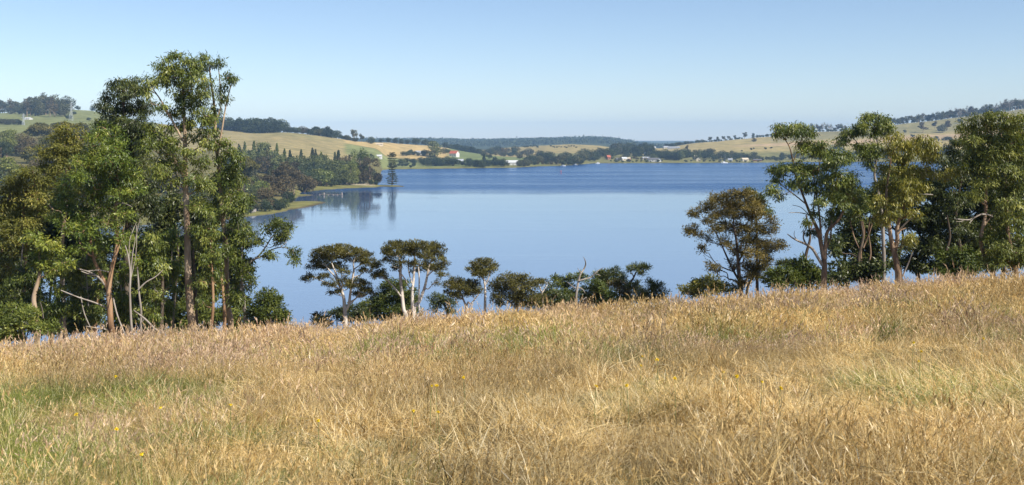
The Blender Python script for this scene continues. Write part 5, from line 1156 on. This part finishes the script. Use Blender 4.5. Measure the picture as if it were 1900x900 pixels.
row(6, 962, 985, (306, 309), (12, 18), [('round', 'green'), ('round', 'gum')], 'shore tree just right of the long white house', 'shore trees right of the long white house', wide=1.2)
row(22, 980, 1085, (299, 306), (15, 25), [('round', 'dark'), ('gum', 'gum'), ('round', 'gum')], 'large dark tree on the low cape in mid shore', 'large trees on the low cape', wide=1.25)
row(12, 985, 1085, (304, 307), (7, 12), [('shrub', 'dark'), ('round', 'brown')], 'low dark shrub at the water on the low cape', 'shrubs at the water on the low cape')
row(20, 896, 985, (284, 295), (11, 19), [('round', 'gum'), ('gum', 'gum'), ('round', 'dark')], 'tree in the valley right of the vineyard', 'trees in the valley right of the vineyard', wide=1.2)
plant('gum', 'brown', 937, 2150, 24, 'brown gum standing tall over the valley right of the vineyard', None)
row(9, 968, 1000, (272, 274), (3, 5), [('shrub', 'dark')], 'little dark bush in the hedge on the tan middle hill', 'hedge on the tan middle hill', wide=.9)
row(12, 1020, 1070, (272, 275), (2, 3.5), [('shrub', 'dark')], 'tiny bush on the tan middle hill', 'tiny bushes on the tan middle hill')
# the far shore right of centre
row(26, 1134, 1210, (283, 291), (16, 26), [('pine', 'dark'), ('round', 'dark'), ('round', 'gum')], 'dark tree in the big clump behind the far village', 'big clump behind the village', wide=1.2)
row(13, 1080, 1134, (288, 300), (14, 24), [('round', 'dark'), ('round', 'gum')], 'dark tree left of the far village', 'trees left of the far village', wide=1.2)
row(16, 1130, 1215, (294, 299), (4, 8), [('round', 'gum'), ('shrub', 'green'), ('round', 'brown')], 'small garden tree among the village houses', 'garden trees among the village houses', wide=1.1)
row(38, 1206, 1345, (290, 299), (11, 21), [('round', 'dark'), ('round', 'gum'), ('round', 'green')], 'dark tree on the shore right of the boat shed', 'shore trees right of the boat shed', wide=1.25)
plant('round', 'dark', 1255, 1790, 24, 'tallest dark tree behind the shore right of the boat shed', None)
row(14, 1345, 1404, (291, 297), (9, 16), [('round', 'dark'), ('round', 'gum')], 'dark tree behind the moored sailing boat', 'trees behind the moored sailing boat', wide=1.3)
row(7, 1405, 1450, (296, 300), (8, 17), [('round', 'dark')], 'round dark tree near the right end of the open shore', 'round trees at the right end of the open shore', wide=1.15)
row(12, 1450, 1560, (292, 299), (10, 18), [('round', 'dark'), ('round', 'gum')], 'dark shore tree behind the open crowned gum', 'shore trees behind the open crowned gum', wide=1.2)
row(24, 1520, 1790, (284, 296), (14, 22), [('round', 'dark'), ('round', 'gum')], 'bluish tree seen through gaps of the right grove', 'trees seen through the right grove', wide=1.3)
row(14, 1130, 1230, (299.5, 301.5), (3, 6), [('shrub', 'green'), ('shrub', 'gum')], 'garden shrub at the water before the village', 'garden shrubs before the village')
row(14, 1270, 1410, (299.5, 301.5), (3, 6), [('shrub', 'dark'), ('shrub', 'gum')], 'low shrub at the water on the right shore', 'shrubs at the water on the right shore')
row(10, 838, 950, (302, 309), (4, 8), [('shrub', 'dark'), ('round', 'gum')], 'shrub about the white houses left of the cape', 'shrubs about the white houses left of the cape')
row(16, 1080, 1240, (284, 296), (7, 13), [('round', 'dark'), ('round', 'gum')], 'tree between the houses on the rise behind the village', 'trees on the rise behind the village')
# tan hill on the right
row(16, 1238, 1306, crest2(-20, 20), (4, 9), [('round', 'dark'), ('shrub', 'dark'), ('round', 'gum')], 'small dark tree at the low start of the right hill crest', 'small trees at the low start of the right crest', wide=1.2)
row(16, 1304, 1380, crest2(-10, 15), (3, 5), [('shrub', 'dark')], 'dark hedge bush along the right hill crest', 'hedge along the right hill crest', wide=.9)
for px, h, lab in ((1317, 13, 'first gum with bare trunk on the right crest from the left'), (1332, 11, 'second gum of the right crest row'), (1343, 12, 'third gum of the right crest row'), (1352, 10, 'fourth gum of the right crest row'), (1363, 10, 'fifth gum of the right crest row'), (1381, 15, 'lone gum on its bare stem right of the crest row'), (1398, 11, 'pointed dark tree right of the lone crest gum')):
    plant('gum' if px != 1398 else 'pine', 'gum' if px != 1398 else 'dark', px, np.interp(px, C2[:, 0], C2[:, 1]), h / F * 2430, lab, None, wide=1.1)
row(9, 1404, 1448, crest2(0, 25), (5, 8), [('round', 'dark')], 'dark tree in the belt left above the open crowned gum', 'dark belt left above the open crowned gum', wide=1.4)
plant('gum', 'brown', 1275, hit(1275, 281), 14, 'brown tree alone low on the tan right hill', None)
plant('round', 'brown', 1399, hit(1399, 263), 10, 'brown tree leaning on the slope below the lone crest gum', None, wide=1.3)
row(5, 1370, 1436, (274, 284), (3, 5), [('shrub', 'dark')], 'tiny dark bush on the right hill slope', 'tiny bushes on the right hill slope')
row(13, 1504, 1572, crest2(-10, 25), (9, 19), [('bare', 'gum'), ('gum', 'brown'), ('gum', 'gum')], 'thin half bare gum on the skyline behind the right grove', 'half bare gums on the skyline')
row(26, 1640, 1766, crest2(-15, 35), (13, 21), [('gum', 'gum'), ('gum', 'brown'), ('round', 'gum')], 'gum in the wooded belt along the skyline of the right hill', 'wooded belt on the skyline of the right hill', wide=1.1)
row(46, 1760, 1935, crest2(-40, 120), (14, 26), [('gum', 'gum'), ('gum', 'brown'), ('gum', 'gum'), ('bare', 'gum')], 'purple grey gum in the open wood at the top right of the hill', 'open wood at the top right', wide=1.1)
for px, py, h, kd, lab in ((1713, 246, 24, 'gum', 'brownish gum alone on the green upper slope of the right hill'), (1735, 240, 18, 'gum', 'small gum on the green upper slope right of the brownish one'), (1748, 246, 20, 'round', 'round tree paired on the green upper slope'), (1757, 243, 24, 'gum', 'taller gum paired with the round tree on the upper slope'), (1779, 228, 9, 'shrub', 'round bush high on the green slope'), (1679, 246, 7, 'round', 'small tree left on the green upper slope'), (1693, 254, 6, 'shrub', 'bush at the edge of the pinkish field')):
    plant(kd, 'brown' if kd == 'gum' else 'gum', px, hit(px, py), h / F * hit(px, py), lab, None, wide=1.15)
row(8, 1725, 1768, (258, 264), (5, 9), [('shrub', 'gum'), ('round', 'gum')], 'bush in the pinkish field on the right hill', 'bushes in the pinkish field', wide=1.1)

row(34, 1636, 1940, crest2(-20, 30), (6, 10), [('shrub', 'gum'), ('shrub', 'dark'), ('shrub', 'brown')], 'low scrub under the gums on the skyline of the right hill', 'scrub under the skyline gums', wide=1.0)
row(12, 1500, 1575, crest2(-10, 15), (4, 7), [('shrub', 'gum'), ('shrub', 'dark')], 'low scrub under the half bare gums on the skyline', 'scrub under the half bare gums', wide=1.0)
row(20, -20, 128, (206, 214), (7, 11), [('shrub', 'dark'), ('shrub', 'gum')], 'dark scrub at the feet of the hilltop grove at far left', 'scrub under the hilltop grove', wide=1.0)
row(20, 395, 640, crest(-8, 10), (6, 10), [('shrub', 'dark')], 'dark scrub at the feet of the tan crest trees', 'scrub under the tan crest trees', wide=1.0)

# the far wooded ridge reads as one mass
def far_forest():
    rng = np.random.default_rng(3); g = Geo()
    n = 7000
    px = rng.uniform(560, 1300, n); D = rng.uniform(3900, 5250, n) 
    C, Dv = [], []
    x = (px - CX) / F * D
    z = np.array([hz(p, d) for p, d in zip(px, D)])
    h = rng.uniform(9, 19, n) * (1 + .35 * (rng.random(n) < .06))
    for k in range(7):
        a = rng.uniform(0, 6.283, n); r = rng.uniform(0, 4.5, n)
        c = np.stack([x + np.cos(a) * r, D + np.sin(a) * r, z + h * rng.uniform(.1, .75, n)], 1)
        g.leaves(c, rng.normal(size=(n, 3)) + np.array([0, 0, .8]), rng.uniform(4, 8, n), rng.uniform(3.5, 6, n), rng, np.clip(rng.normal(.45, .18, n), 0, 1))
    return g.mesh('far_forest', [F_pine])
tag(add('far_forest', far_forest()), 'blue wooded ridge on the far horizon across the lake', 'forest', kind='stuff')

# ------------------------------------------------------------------ the lone pine on the sand spit
def lone_pine():
    rng = np.random.default_rng(12); D = 903.0; px = 727.5
    x = (px - CX) / F * D; z0 = 0.7; H = 27.5
    root = empty('norfolk_pine', (x, D, z0)); tag(root, 'tall tiered pine standing alone on the sand spit, mirrored in the lake', 'tree')
    w, lf = Geo(), Geo()
    w.tube([(0, 0, -.6), (0.1, 0, 8), (-.1, 0, 18), (0, 0, H - .6)], [.55, .42, .26, .07], 8, sub=3)
    z = 1.6
    while z < H - .5:
        t = z / H
        R = np.interp(t, [0, .1, .28, .36, .46, .56, .7, .85, .95, 1], [4.6, 5.2, 4.2, 3.0, 2.3, 3.3, 4.2, 3.7, 2.2, .6]) * rng.uniform(.75, 1.15)
        nb = 7
        a0 = rng.uniform(0, 6.28)
        for k in range(nb):
            if rng.random() < .12: continue
            a = a0 + 6.283 * k / nb + rng.normal(0, .12); r = R * rng.uniform(.75, 1.1)
            d = np.array([math.cos(a), math.sin(a), 0]); tip = d * r + np.array([0, 0, z + r * rng.uniform(-.05, .18)])
            w.tube([(0, 0, z), tip * .5 + np.array([0, 0, z * .5 - .12 * r]), tip], [.10, .07, .03], 4)
            n = int(20 * r)
            s = rng.uniform(.18, 1.0, n)[:, None]
            c = np.array([0, 0, z]) * (1 - s) + tip * s + np.array([0, 0, -.12 * r]) * (4 * s * (1 - s)) + rng.normal(size=(n, 3)) * np.array([.34, .34, .13])
            lf.leaves(c, d + rng.normal(size=(n, 3)) * .5 + np.array([0, 0, .45]), rng.uniform(.5, 1.0, n), rng.uniform(.18, .34, n), rng, np.clip(rng.normal(.45, .17, n), 0, 1))
        z += rng.uniform(1.2, 1.9) if t < .85 else .9
    add('trunk', w.mesh('trunk', [B_dark], True), root)
    add('crown', lf.mesh('crown', [leaf_mat('norfolk_leaf', leaf_stops((0.016, 0.026, 0.01), (0.045, 0.058, 0.02), (0.11, 0.115, 0.04)), .12, .6, 0)]), root)
lone_pine()
# ------------------------------------------------------------------ houses and sheds on the far shore
W_white = plain_mat('white_wall', (0.62, 0.61, 0.58), .7, var=.12)
W_cream = plain_mat('cream_wall', (0.66, 0.58, 0.45), .75, var=.1)
W_brick = plain_mat('brick_wall', (0.30, 0.14, 0.09), .8, var=.25, scale=3)
W_grey = plain_mat('grey_wall', (0.40, 0.40, 0.40), .7, var=.12)
R_red = plain_mat('red_roof', (0.42, 0.11, 0.06), .6, var=.25)
R_grey = plain_mat('grey_roof', (0.36, 0.38, 0.41), .45, var=.12)
R_dark = plain_mat('dark_roof', (0.12, 0.115, 0.12), .6, var=.2)
R_white = plain_mat('white_roof', (0.56, 0.57, 0.58), .5, var=.12)
R_pale = plain_mat('cream_roof', (0.62, 0.52, 0.38), .55, var=.1)
G_win = plain_mat('window_glass', (0.03, 0.04, 0.05), .08, var=.1, spec=.8)

def house(px, py, wpx, hpx, dep, wall, roof, label, yaw=0.0, gable_front=False, pitch=.45, D=None, name='house', cat='house'):
    D = D or hit(px, py)
    s = D / F
    w, h = wpx * s, hpx * s
    z = hz(px, D)
    root = empty(name, ((px - CX) * s, D, z - .1), rad(yaw)); tag(root, label, cat)
    wh = h * (.58 if pitch > .2 else .85)
    hw = w / 2
    g = Geo(); g.box(-hw, hw, -dep / 2, dep / 2, -1.5, wh)
    if gable_front:
        g.put([(-hw, -dep / 2, wh), (hw, -dep / 2, wh), (0, -dep / 2, h - .1), (0, -dep / 2, h - .1), (-hw, dep / 2, wh), (hw, dep / 2, wh), (0, dep / 2, h - .1), (0, dep / 2, h - .1)], [(0, 1, 2, 3), (5, 4, 7, 6)])
    else:
        g.put([(-hw, -dep / 2, wh), (-hw, dep / 2, wh), (-hw, 0, h - .1), (-hw, 0, h - .1), (hw, -dep / 2, wh), (hw, dep / 2, wh), (hw, 0, h - .1), (hw, 0, h - .1)], [(1, 0, 2, 3), (4, 5, 6, 7)])
    add('wall', g.mesh('wall', [wall]), root)
    r = Geo(); e = .45; t = .18
    def slab(a, b, c, d):
        q = np.array([a, b, c, d], float); up = q + np.array([0, 0, t])
        r.put(np.concatenate([q, up]), [(3, 2, 1, 0), (4, 5, 6, 7), (0, 1, 5, 4), (1, 2, 6, 5), (2, 3, 7, 6), (3, 0, 4, 7)])
    if gable_front:
        k = (h - wh) / hw
        slab((-hw - e, -dep / 2 - e, wh - k * e), (0, -dep / 2 - e, h), (0, dep / 2 + e, h), (-hw - e, dep / 2 + e, wh - k * e))
        slab((0, -dep / 2 - e, h + .01), (hw + e, -dep / 2 - e, wh - k * e), (hw + e, dep / 2 + e, wh - k * e), (0, dep / 2 + e, h + .01))
    else:
        k = (h - wh) / (dep / 2)
        slab((-hw - e, -dep / 2 - e, wh - k * e), (hw + e, -dep / 2 - e, wh - k * e), (hw + e, 0, h), (-hw - e, 0, h))
        slab((hw + e, dep / 2 + e, wh - k * e), (-hw - e, dep / 2 + e, wh - k * e), (-hw - e, 0, h + .01), (hw + e, 0, h + .01))
    add('roof', r.mesh('roof', [roof]), root)
    n = max(1, int(w / 4.2))
    wm = Geo(); wm.box(-.7, .7, -.06, .05, 0, min(1.3, wh * .45)); wm = wm.mesh('window', [G_win])
    for i in range(n):
        if n > 2 and i == n // 2:
            dm = Geo(); dm.box(-.5, .5, -.07, .05, .1, min(2.1, wh * .8)); add('door', dm.mesh('door', [R_dark]), root, (-hw + w * (i + .5) / n, -dep / 2, 0))
        else:
            wo = add('window', wm, root, (-hw + w * (i + .5) / n, -dep / 2, wh * .35))
    return root
house(704, 306, 9, 6, 9, W_white, R_white, 'small white shed on the shore left of the lone pine', D=1420, name='shed', cat='shed')
house(779, 287, 16, 7, 10, W_grey, R_grey, 'grey roofed house inside a dark hedge', 8)
house(843, 291, 15, 11, 10, W_white, R_red, 'white house with a red roof on the vineyard slope', -28)
house(851, 303, 17, 8, 9, W_white, R_grey, 'white house with a grey roof right below the red roofed one', 10)
house(949, 306.5, 27, 9, 9, W_white, R_white, 'long low white house at the water left of the cape', -4, pitch=.3)
house(1129, 296, 6, 8, 8, W_brick, R_red, 'red brick house at the left end of the village', 15)
house(1148, 298, 9, 5, 8, W_grey, R_dark, 'dark roofed house left of the white roofed one in the village', -10)
house(1158, 297.5, 9, 6, 8, W_cream, R_white, 'white roofed house in the village centre', 12)
house(1167, 297, 5, 5, 7, W_brick, R_pale, 'small brownish house right of the white roofed one', -20)
house(1200, 288, 9, 6, 8, W_white, R_white, 'white house up behind the boat shed', -12)
house(1199, 296, 14, 5, 8, W_cream, R_grey, 'long pale house left behind the boat shed', 5)
house(1212, 302, 20, 7, 11, W_grey, R_dark, 'long dark roofed boat shed at the water edge', 6, D=1745, name='boat_shed', cat='shed')
house(1223, 302, 6, 6.5, 12, W_white, R_grey, 'bright white gable end beside the dark roofed boat shed', 0, True, D=1742, name='boat_shed', cat='shed')
house(1290, 297, 5, 9, 6, W_cream, R_pale, 'tall narrow cream house among the shore trees', 10)
house(1296, 299, 8, 7, 8, W_cream, R_white, 'cream gabled house right beside the tall narrow one', -8, True)
house(1343, 290, 14, 6, 9, W_white, R_white, 'flat roofed white house above the moored sailing boat', 3, pitch=.1)
house(1355, 299, 8, 5, 7, W_grey, R_grey, 'grey house right of the moored sailing boat', -14)
house(1382, 299, 11, 6, 9, W_cream, R_pale, 'cream house with a broad pale roof on the right shore', 6)
house(1405, 299, 15, 4, 8, W_brick, R_dark, 'low brick house with a dark roof on the right shore', -4)
house(1250, 276, 22, 4, 12, W_grey, R_grey, 'long grey farm shed on the low right hill', -6, name='farm_shed', cat='shed')
house(1235, 275, 8, 4, 8, W_white, R_grey, 'short pale shed left of the long grey farm shed', 8, name='farm_shed', cat='shed')
house(1214, 276, 4, 4, 7, W_white, R_white, 'tiny white cottage left of the farm sheds', 10)
house(704, 261, 13, 3.5, 9, W_cream, R_pale, 'low pale roofed farmhouse on the golden crest', 4, D=1700)
house(53, 235, 10, 4, 9, W_white, R_white, 'low white building at the foot of the left pylon', -8, D=1560)
house(57, 300, 8, 5, 6, W_white, R_grey, 'small pale hut behind the left grove', 10, D=640, name='hut', cat='hut')

# ------------------------------------------------------------------ pylons on the green hill
steel = plain_mat('pale_steel', (0.40, 0.43, 0.45), .55, .2, .1)
def pylon(px, py, hpx, label):
    D = hit(px, py); h = hpx * D / F
    root = empty('pylon', ((px - CX) / F * D, D, hz(px, D) - .3)); tag(root, label, 'pylon')
    b, t = h * .10, h * .018
    g = Geo()
    for sx, sy in ((-1, -1), (1, -1), (1, 1), (-1, 1)): g.tube([(sx * b, sy * b, 0), (sx * t * 1.6, sy * t * 1.6, h * .62), (sx * t, sy * t, h)], [.15, .12, .09], 4)
    add('legs', g.mesh('legs', [steel]), root).name = 'tower_leg'
    g = Geo(); n = 9
    lv = [h * .97 * (1 - (1 - i / n) ** 1.25) for i in range(n + 1)]
    wd = [np.interp(z, [0, h * .62, h], [b, t * 1.6, t]) for z in lv]
    for i in range(n):
        for (ax, ay), (bx, by) in (((-1, -1), (1, -1)), ((1, -1), (1, 1)), ((1, 1), (-1, 1)), ((-1, 1), (-1, -1))):
            g.tube([(ax * wd[i], ay * wd[i], lv[i]), (bx * wd[i + 1], by * wd[i + 1], lv[i + 1])], [.055, .055], 4)
            g.tube([(bx * wd[i], by * wd[i], lv[i]), (ax * wd[i + 1], ay * wd[i + 1], lv[i + 1])], [.055, .055], 4)
    tag(add('lattice', g.mesh('lattice', [steel]), root), kind='stuff')
    for zz, ln in ((.66, .17), (.79, .14), (.91, .10)):
        g = Geo(); g.tube([(-h * ln, 0, h * zz), (0, 0, h * zz + .9), (h * ln, 0, h * zz)], [.14, .22, .14], 4); g.tube([(-h * ln, 0, h * zz), (0, 0, h * zz - .5), (h * ln, 0, h * zz)], [.12, .14, .12], 4)
        add('cross_arm', g.mesh('cross_arm', [steel]), root)
pylon(43.5, 232, 22, 'pale steel lattice pylon on the green hill, the left one above the white building')
pylon(132, 224, 34, 'taller pale steel lattice pylon on the green hill right of the grove')

# ------------------------------------------------------------------ jetty, boats, marker
plank_m = plain_mat('weathered_timber', (0.34, 0.29, 0.23), .85, var=.3, scale=2)
post_m = plain_mat('pale_post', (0.50, 0.42, 0.36), .85, var=.25, scale=2)
def jetty():
    D = 762.0; s = D / F
    x0, x1 = (592 - CX) * s, (636 - CX) * s
    root = empty('jetty', (x0, D, 0)); tag(root, 'old timber jetty on thin posts in the cove', 'jetty')
    L_ = x1 - x0; z = .62
    bm_ = Geo(); bm_.box(0, 1, -.09, .09, 0, .2); bm_ = bm_.mesh('beam', [plank_m])
    for y in (-.6, .6):
        o = add('beam', bm_, root, (0, y, z - .2)); o.scale = (L_, 1, 1)
    pm = Geo(); pm.box(0, .30, -.85, .85, 0, .06); pm = pm.mesh('plank', [plank_m])
    n = int(L_ / .34)
    rng = np.random.default_rng(2)
    for i in range(n):
        if rng.random() < .12: continue
        o = add('plank', pm, root, (i * .34, rng.normal(0, .04), z + rng.normal(0, .008)))
    qm = Geo(); qm.tube([(0, 0, -2), (0, 0, 1.0)], [.14, .12], 7); qm = qm.mesh('post', [post_m])
    tm = Geo(); tm.tube([(0, 0, -2), (0, 0, 1.75)], [.2, .17], 7); tm = tm.mesh('post', [post_m])
    for i in range(6):
        for y in (-.75, .75): add('post', tm if i in (1, 5) else qm, root, (L_ * (i + .15) / 5.3, y, -.3 if i not in (1, 5) else -.1))
jetty()

hull_m = plain_mat('white_hull', (0.80, 0.80, 0.78), .3, var=.05)
yel_m = plain_mat('yellow_hull', (0.75, 0.55, 0.05), .4, var=.1)
def hull_mesh(L_, B_, H_, mat, name='hull'):
    st = np.linspace(0, 1, 11); V = []
    prof = [(0, 0.0), (.45, .12), (.85, .45), (1, 1.0)]
    for t in st:
        w = B_ / 2 * (1 - max(0, (t - .45) / .55) ** 2.2) * (0.82 + .18 * min(1, t * 3)); sh = H_ * (1 + .25 * t * t)
        ring = [(w * a, sh * b) for a, b in prof]
        V += [(t * L_ - L_ / 2, -y, z) for y, z in ring[::-1]] + [(t * L_ - L_ / 2, y, z) for y, z in ring[1:]]
    k = 7; Fq = []
    for i in range(10):
        for j in range(k - 1): Fq.append((i * k + j, i * k + j + 1, (i + 1) * k + j + 1, (i + 1) * k + j))
        Fq.append((i * k + k - 1, i * k, (i + 1) * k, (i + 1) * k + k - 1))
    Fq += [(0, 1, 2, 3), (3, 4, 5, 6)]
    return new_mesh(name, V, np.array(Fq), [mat], smooth=False)
def sailing_boat():
    D = 1700.0; px = 1344; s = D / F
    root = empty('sailing_boat', ((px - CX) * s, D, -.25), rad(8)); tag(root, 'white sailing boat moored with bare mast off the right shore', 'boat')
    add('hull', hull_mesh(10.5, 3.2, 1.35, hull_m), root)
    g = Geo(); g.box(-2.2, 2.0, -1.0, 1.0, 1.35, 2.0); g.box(-1.6, 1.0, -.8, .8, 2.0, 2.35); add('cabin', g.mesh('cabin', [hull_m]), root)
    g = Geo(); g.tube([(.9, 0, 1.3), (.9, 0, 14.8)], [.16, .1], 6); add('mast', g.mesh('mast', [steel]), root)
    g = Geo(); g.tube([(.9, 0, 2.6), (-3.6, 0, 2.7)], [.2, .2], 6); add('boom', g.mesh('boom', [hull_m]), root)
    g = Geo(); g.tube([(-4.6, 0, 1.3), (-4.6, 0, 11.5)], [.12, .08], 6); add('mizzen_mast', g.mesh('mizzen_mast', [steel]), root)
    g = Geo(); g.tube([(5.1, 0, 1.7), (.9, 0, 14.6)], [.05, .05], 4); add('forestay', g.mesh('forestay', [steel]), root)
sailing_boat()
def motor_boat(px, py, L_, label, yaw):
    D = HC * F / (py - YH); s = D / F
    root = empty('motor_boat', ((px - CX) * s, D, -.2), rad(yaw)); tag(root, label, 'boat')
    add('hull', hull_mesh(L_, L_ * .33, 1.2, hull_m), root)
    g = Geo(); g.box(-L_ * .12, L_ * .16, -.8, .8, 1.2, 2.5); add('cabin', g.mesh('cabin', [hull_m]), root)
    g = Geo(); g.box(-L_ * .10, L_ * .165, -.81, .81, 1.8, 2.25); add('windscreen', g.mesh('windscreen', [G_win]), root)
motor_boat(1109, 303.8, 7.5, 'white motor boat off the village', 25)
motor_boat(1045, 308.6, 6.5, 'small white motor boat at the tip of the low cape', -15)
motor_boat(1068, 306.7, 6.0, 'pale motor boat right of the one at the cape tip', 160)
def small_boat():
    D = HC * F / (343.2 - YH); s = D / F
    x = (633 - CX) * s; z = max(hz(633, D), .2)
    root = empty('dinghy', (x, D, z), rad(20)); tag(root, 'small yellow dinghy lying on the pale cove beach', 'boat')
    add('hull', hull_mesh(3.4, 1.4, .8, yel_m), root)
    g = Geo(); g.box(-.5, -.2, -.55, .55, .55, .62); add('seat', g.mesh('seat', [plank_m]), root)
small_boat()
red_m = plain_mat('red_marker_paint', (0.55, 0.06, 0.05), .5, var=.15)
D_ = HC * F / (322 - YH)
root = empty('channel_marker', ((1041 - CX) / F * D_, D_, -.4)); tag(root, 'red channel marker post standing in the ruffled water', 'marker')
g = Geo(); g.tube([(0, 0, -1), (0, 0, 2.6)], [.35, .3], 8); add('post', g.mesh('post', [red_m]), root)
g = Geo(); g.tube([(0, 0, 2.6), (0, 0, 2.75), (0, 0, 3.6), (0, 0, 3.65)], [.2, .65, .6, .05], 8); add('top_mark', g.mesh('top_mark', [red_m]), root)
# boulders of the pale bank in the cove
rock_m = plain_mat('pale_rock', (0.30, 0.275, 0.25), .9, var=.4, scale=1.2)
def boulder_mesh(seed):
    rng = np.random.default_rng(seed); V = []
    for i in range(6):
        th = math.pi * i / 5
        for j in range(9):
            a = 2 * math.pi * j / 9; r = 1 + rng.normal(0, .16)
            V.append((r * math.sin(th) * math.cos(a), r * math.sin(th) * math.sin(a) * .8, r * math.cos(th) * .62))
    Fq = [(i * 9 + j, i * 9 + (j + 1) % 9, (i + 1) * 9 + (j + 1) % 9, (i + 1) * 9 + j) for i in range(5) for j in range(9)]
    return new_mesh('boulder', V, np.array(Fq), [rock_m])
BM = [boulder_mesh(s) for s in range(4)]
rr = np.random.default_rng(8)
for px, py, r in [(447, 388, 2.2), (452, 392, 2.4), (458, 390, 2.0), (463, 394, 2.2), (469, 393, 1.8), (445, 382, 1.8), (474, 391, 2.0), (470, 384, 1.6), (503, 381, 1.0), (517, 377, 1.0), (560, 357, .9), (455, 384, 2.0), (461, 387, 1.9)]:
    D = max(hit(px, py), DS(px) + 2)
    o = add('boulder', BM[rr.integers(4)], None, ((px - CX) / F * D, D, hz(px, D) + r * .2)); o.scale = (r * 1.3, r, r); o.rotation_euler = (0, 0, rr.uniform(0, 6.28))
    tag(o, 'pale boulder on the bare near bank of the cove', 'boulder', 'boulders on the cove bank')

# ------------------------------------------------------------------ yellow wildflowers in the meadow
pet_m = plain_mat('yellow_petal', (0.85, 0.62, 0.02), .5, var=.1, scale=20)
stem_m = plain_mat('flower_stem', (0.16, 0.20, 0.06), .6, var=.2, scale=10)
g = Geo(); g.tube([(0, 0, 0), (.015, .01, .3), (.0, .0, .6)], [.003, .0028, .0025], 5, sub=3); stem_me = g.mesh('stem', [stem_m])
g = Geo(); rng = np.random.default_rng(4)
for ring, n, L_, up in ((0, 14, .024, .25), (1, 11, .018, .7), (2, 7, .012, 1.4)):
    a = np.arange(n) / n * 6.283 + rng.normal(0, .08, n)
    d = np.stack([np.cos(a), np.sin(a), np.full(n, up)], 1)
    g.leaves(np.tile([0, 0, .004 * ring], (n, 1)), d, np.full(n, L_), np.full(n, .010), rng, .5)
g.tube([(0, 0, -.012), (0, 0, 0.004)], [.004, .008], 6)
flower_me = g.mesh('flower_head', [pet_m])
for fi, (px, py) in enumerate(sorted([(263, 850), (298, 761), (142, 774), (214, 702), (428, 756), (216, 801), (591, 786), (767, 768), (813, 770), (801, 720), (810, 720), (860, 704), (1106, 721), (1163, 720), (1189, 682), (1219, 671), (1191, 664), (1367, 702), (1342, 695), (1448, 725), (1695, 639), (1709, 656), (1705, 674), (1824, 631), (1414, 713), (1252, 706)])):
    ys_ = np.linspace(6, 40, 900)
    zr = HC - (py - YH) / F * ys_
    k = int(np.argmax(zr - zf((px - CX) / F * ys_, ys_) < .50))
    x, y = (px - CX) / F * ys_[k], ys_[k]
    root = empty('wildflower', (x, y, float(zf(x, y)) - .08), frng.uniform(0, 6.28)); tag(root, ORD[fi] + ' small yellow wildflower from the left in the dry grass', 'flower', 'yellow wildflowers in the meadow')
    add('stem', stem_me, root); o = add('flower_head', flower_me, root, (0, 0, .6)); k_ = frng.uniform(.8, 1.15) * (1 + max(0, y - 11) * .03); o.scale = (k_, k_, k_); o.rotation_euler = (frng.uniform(.2, .9), frng.normal(0, .3), 0)
# ------------------------------------------------------------------ haze: the air over the whole lake
m, nt, N, L, out = mat_new('haze_air')
pv = N.new('ShaderNodeVolumePrincipled')
pv.inputs['Color'].default_value = (0.42, 0.67, 1.0, 1)
pv.inputs['Density'].default_value = 9.0e-5
pv.inputs['Anisotropy'].default_value = -0.2
L.new(pv.outputs[0], out.inputs['Volume'])
g = Geo(); g.box(-12500, 12500, -400, 12900, -7.0, 215.0)
tag(add('haze', g.mesh('haze', [m])), kind='stuff')
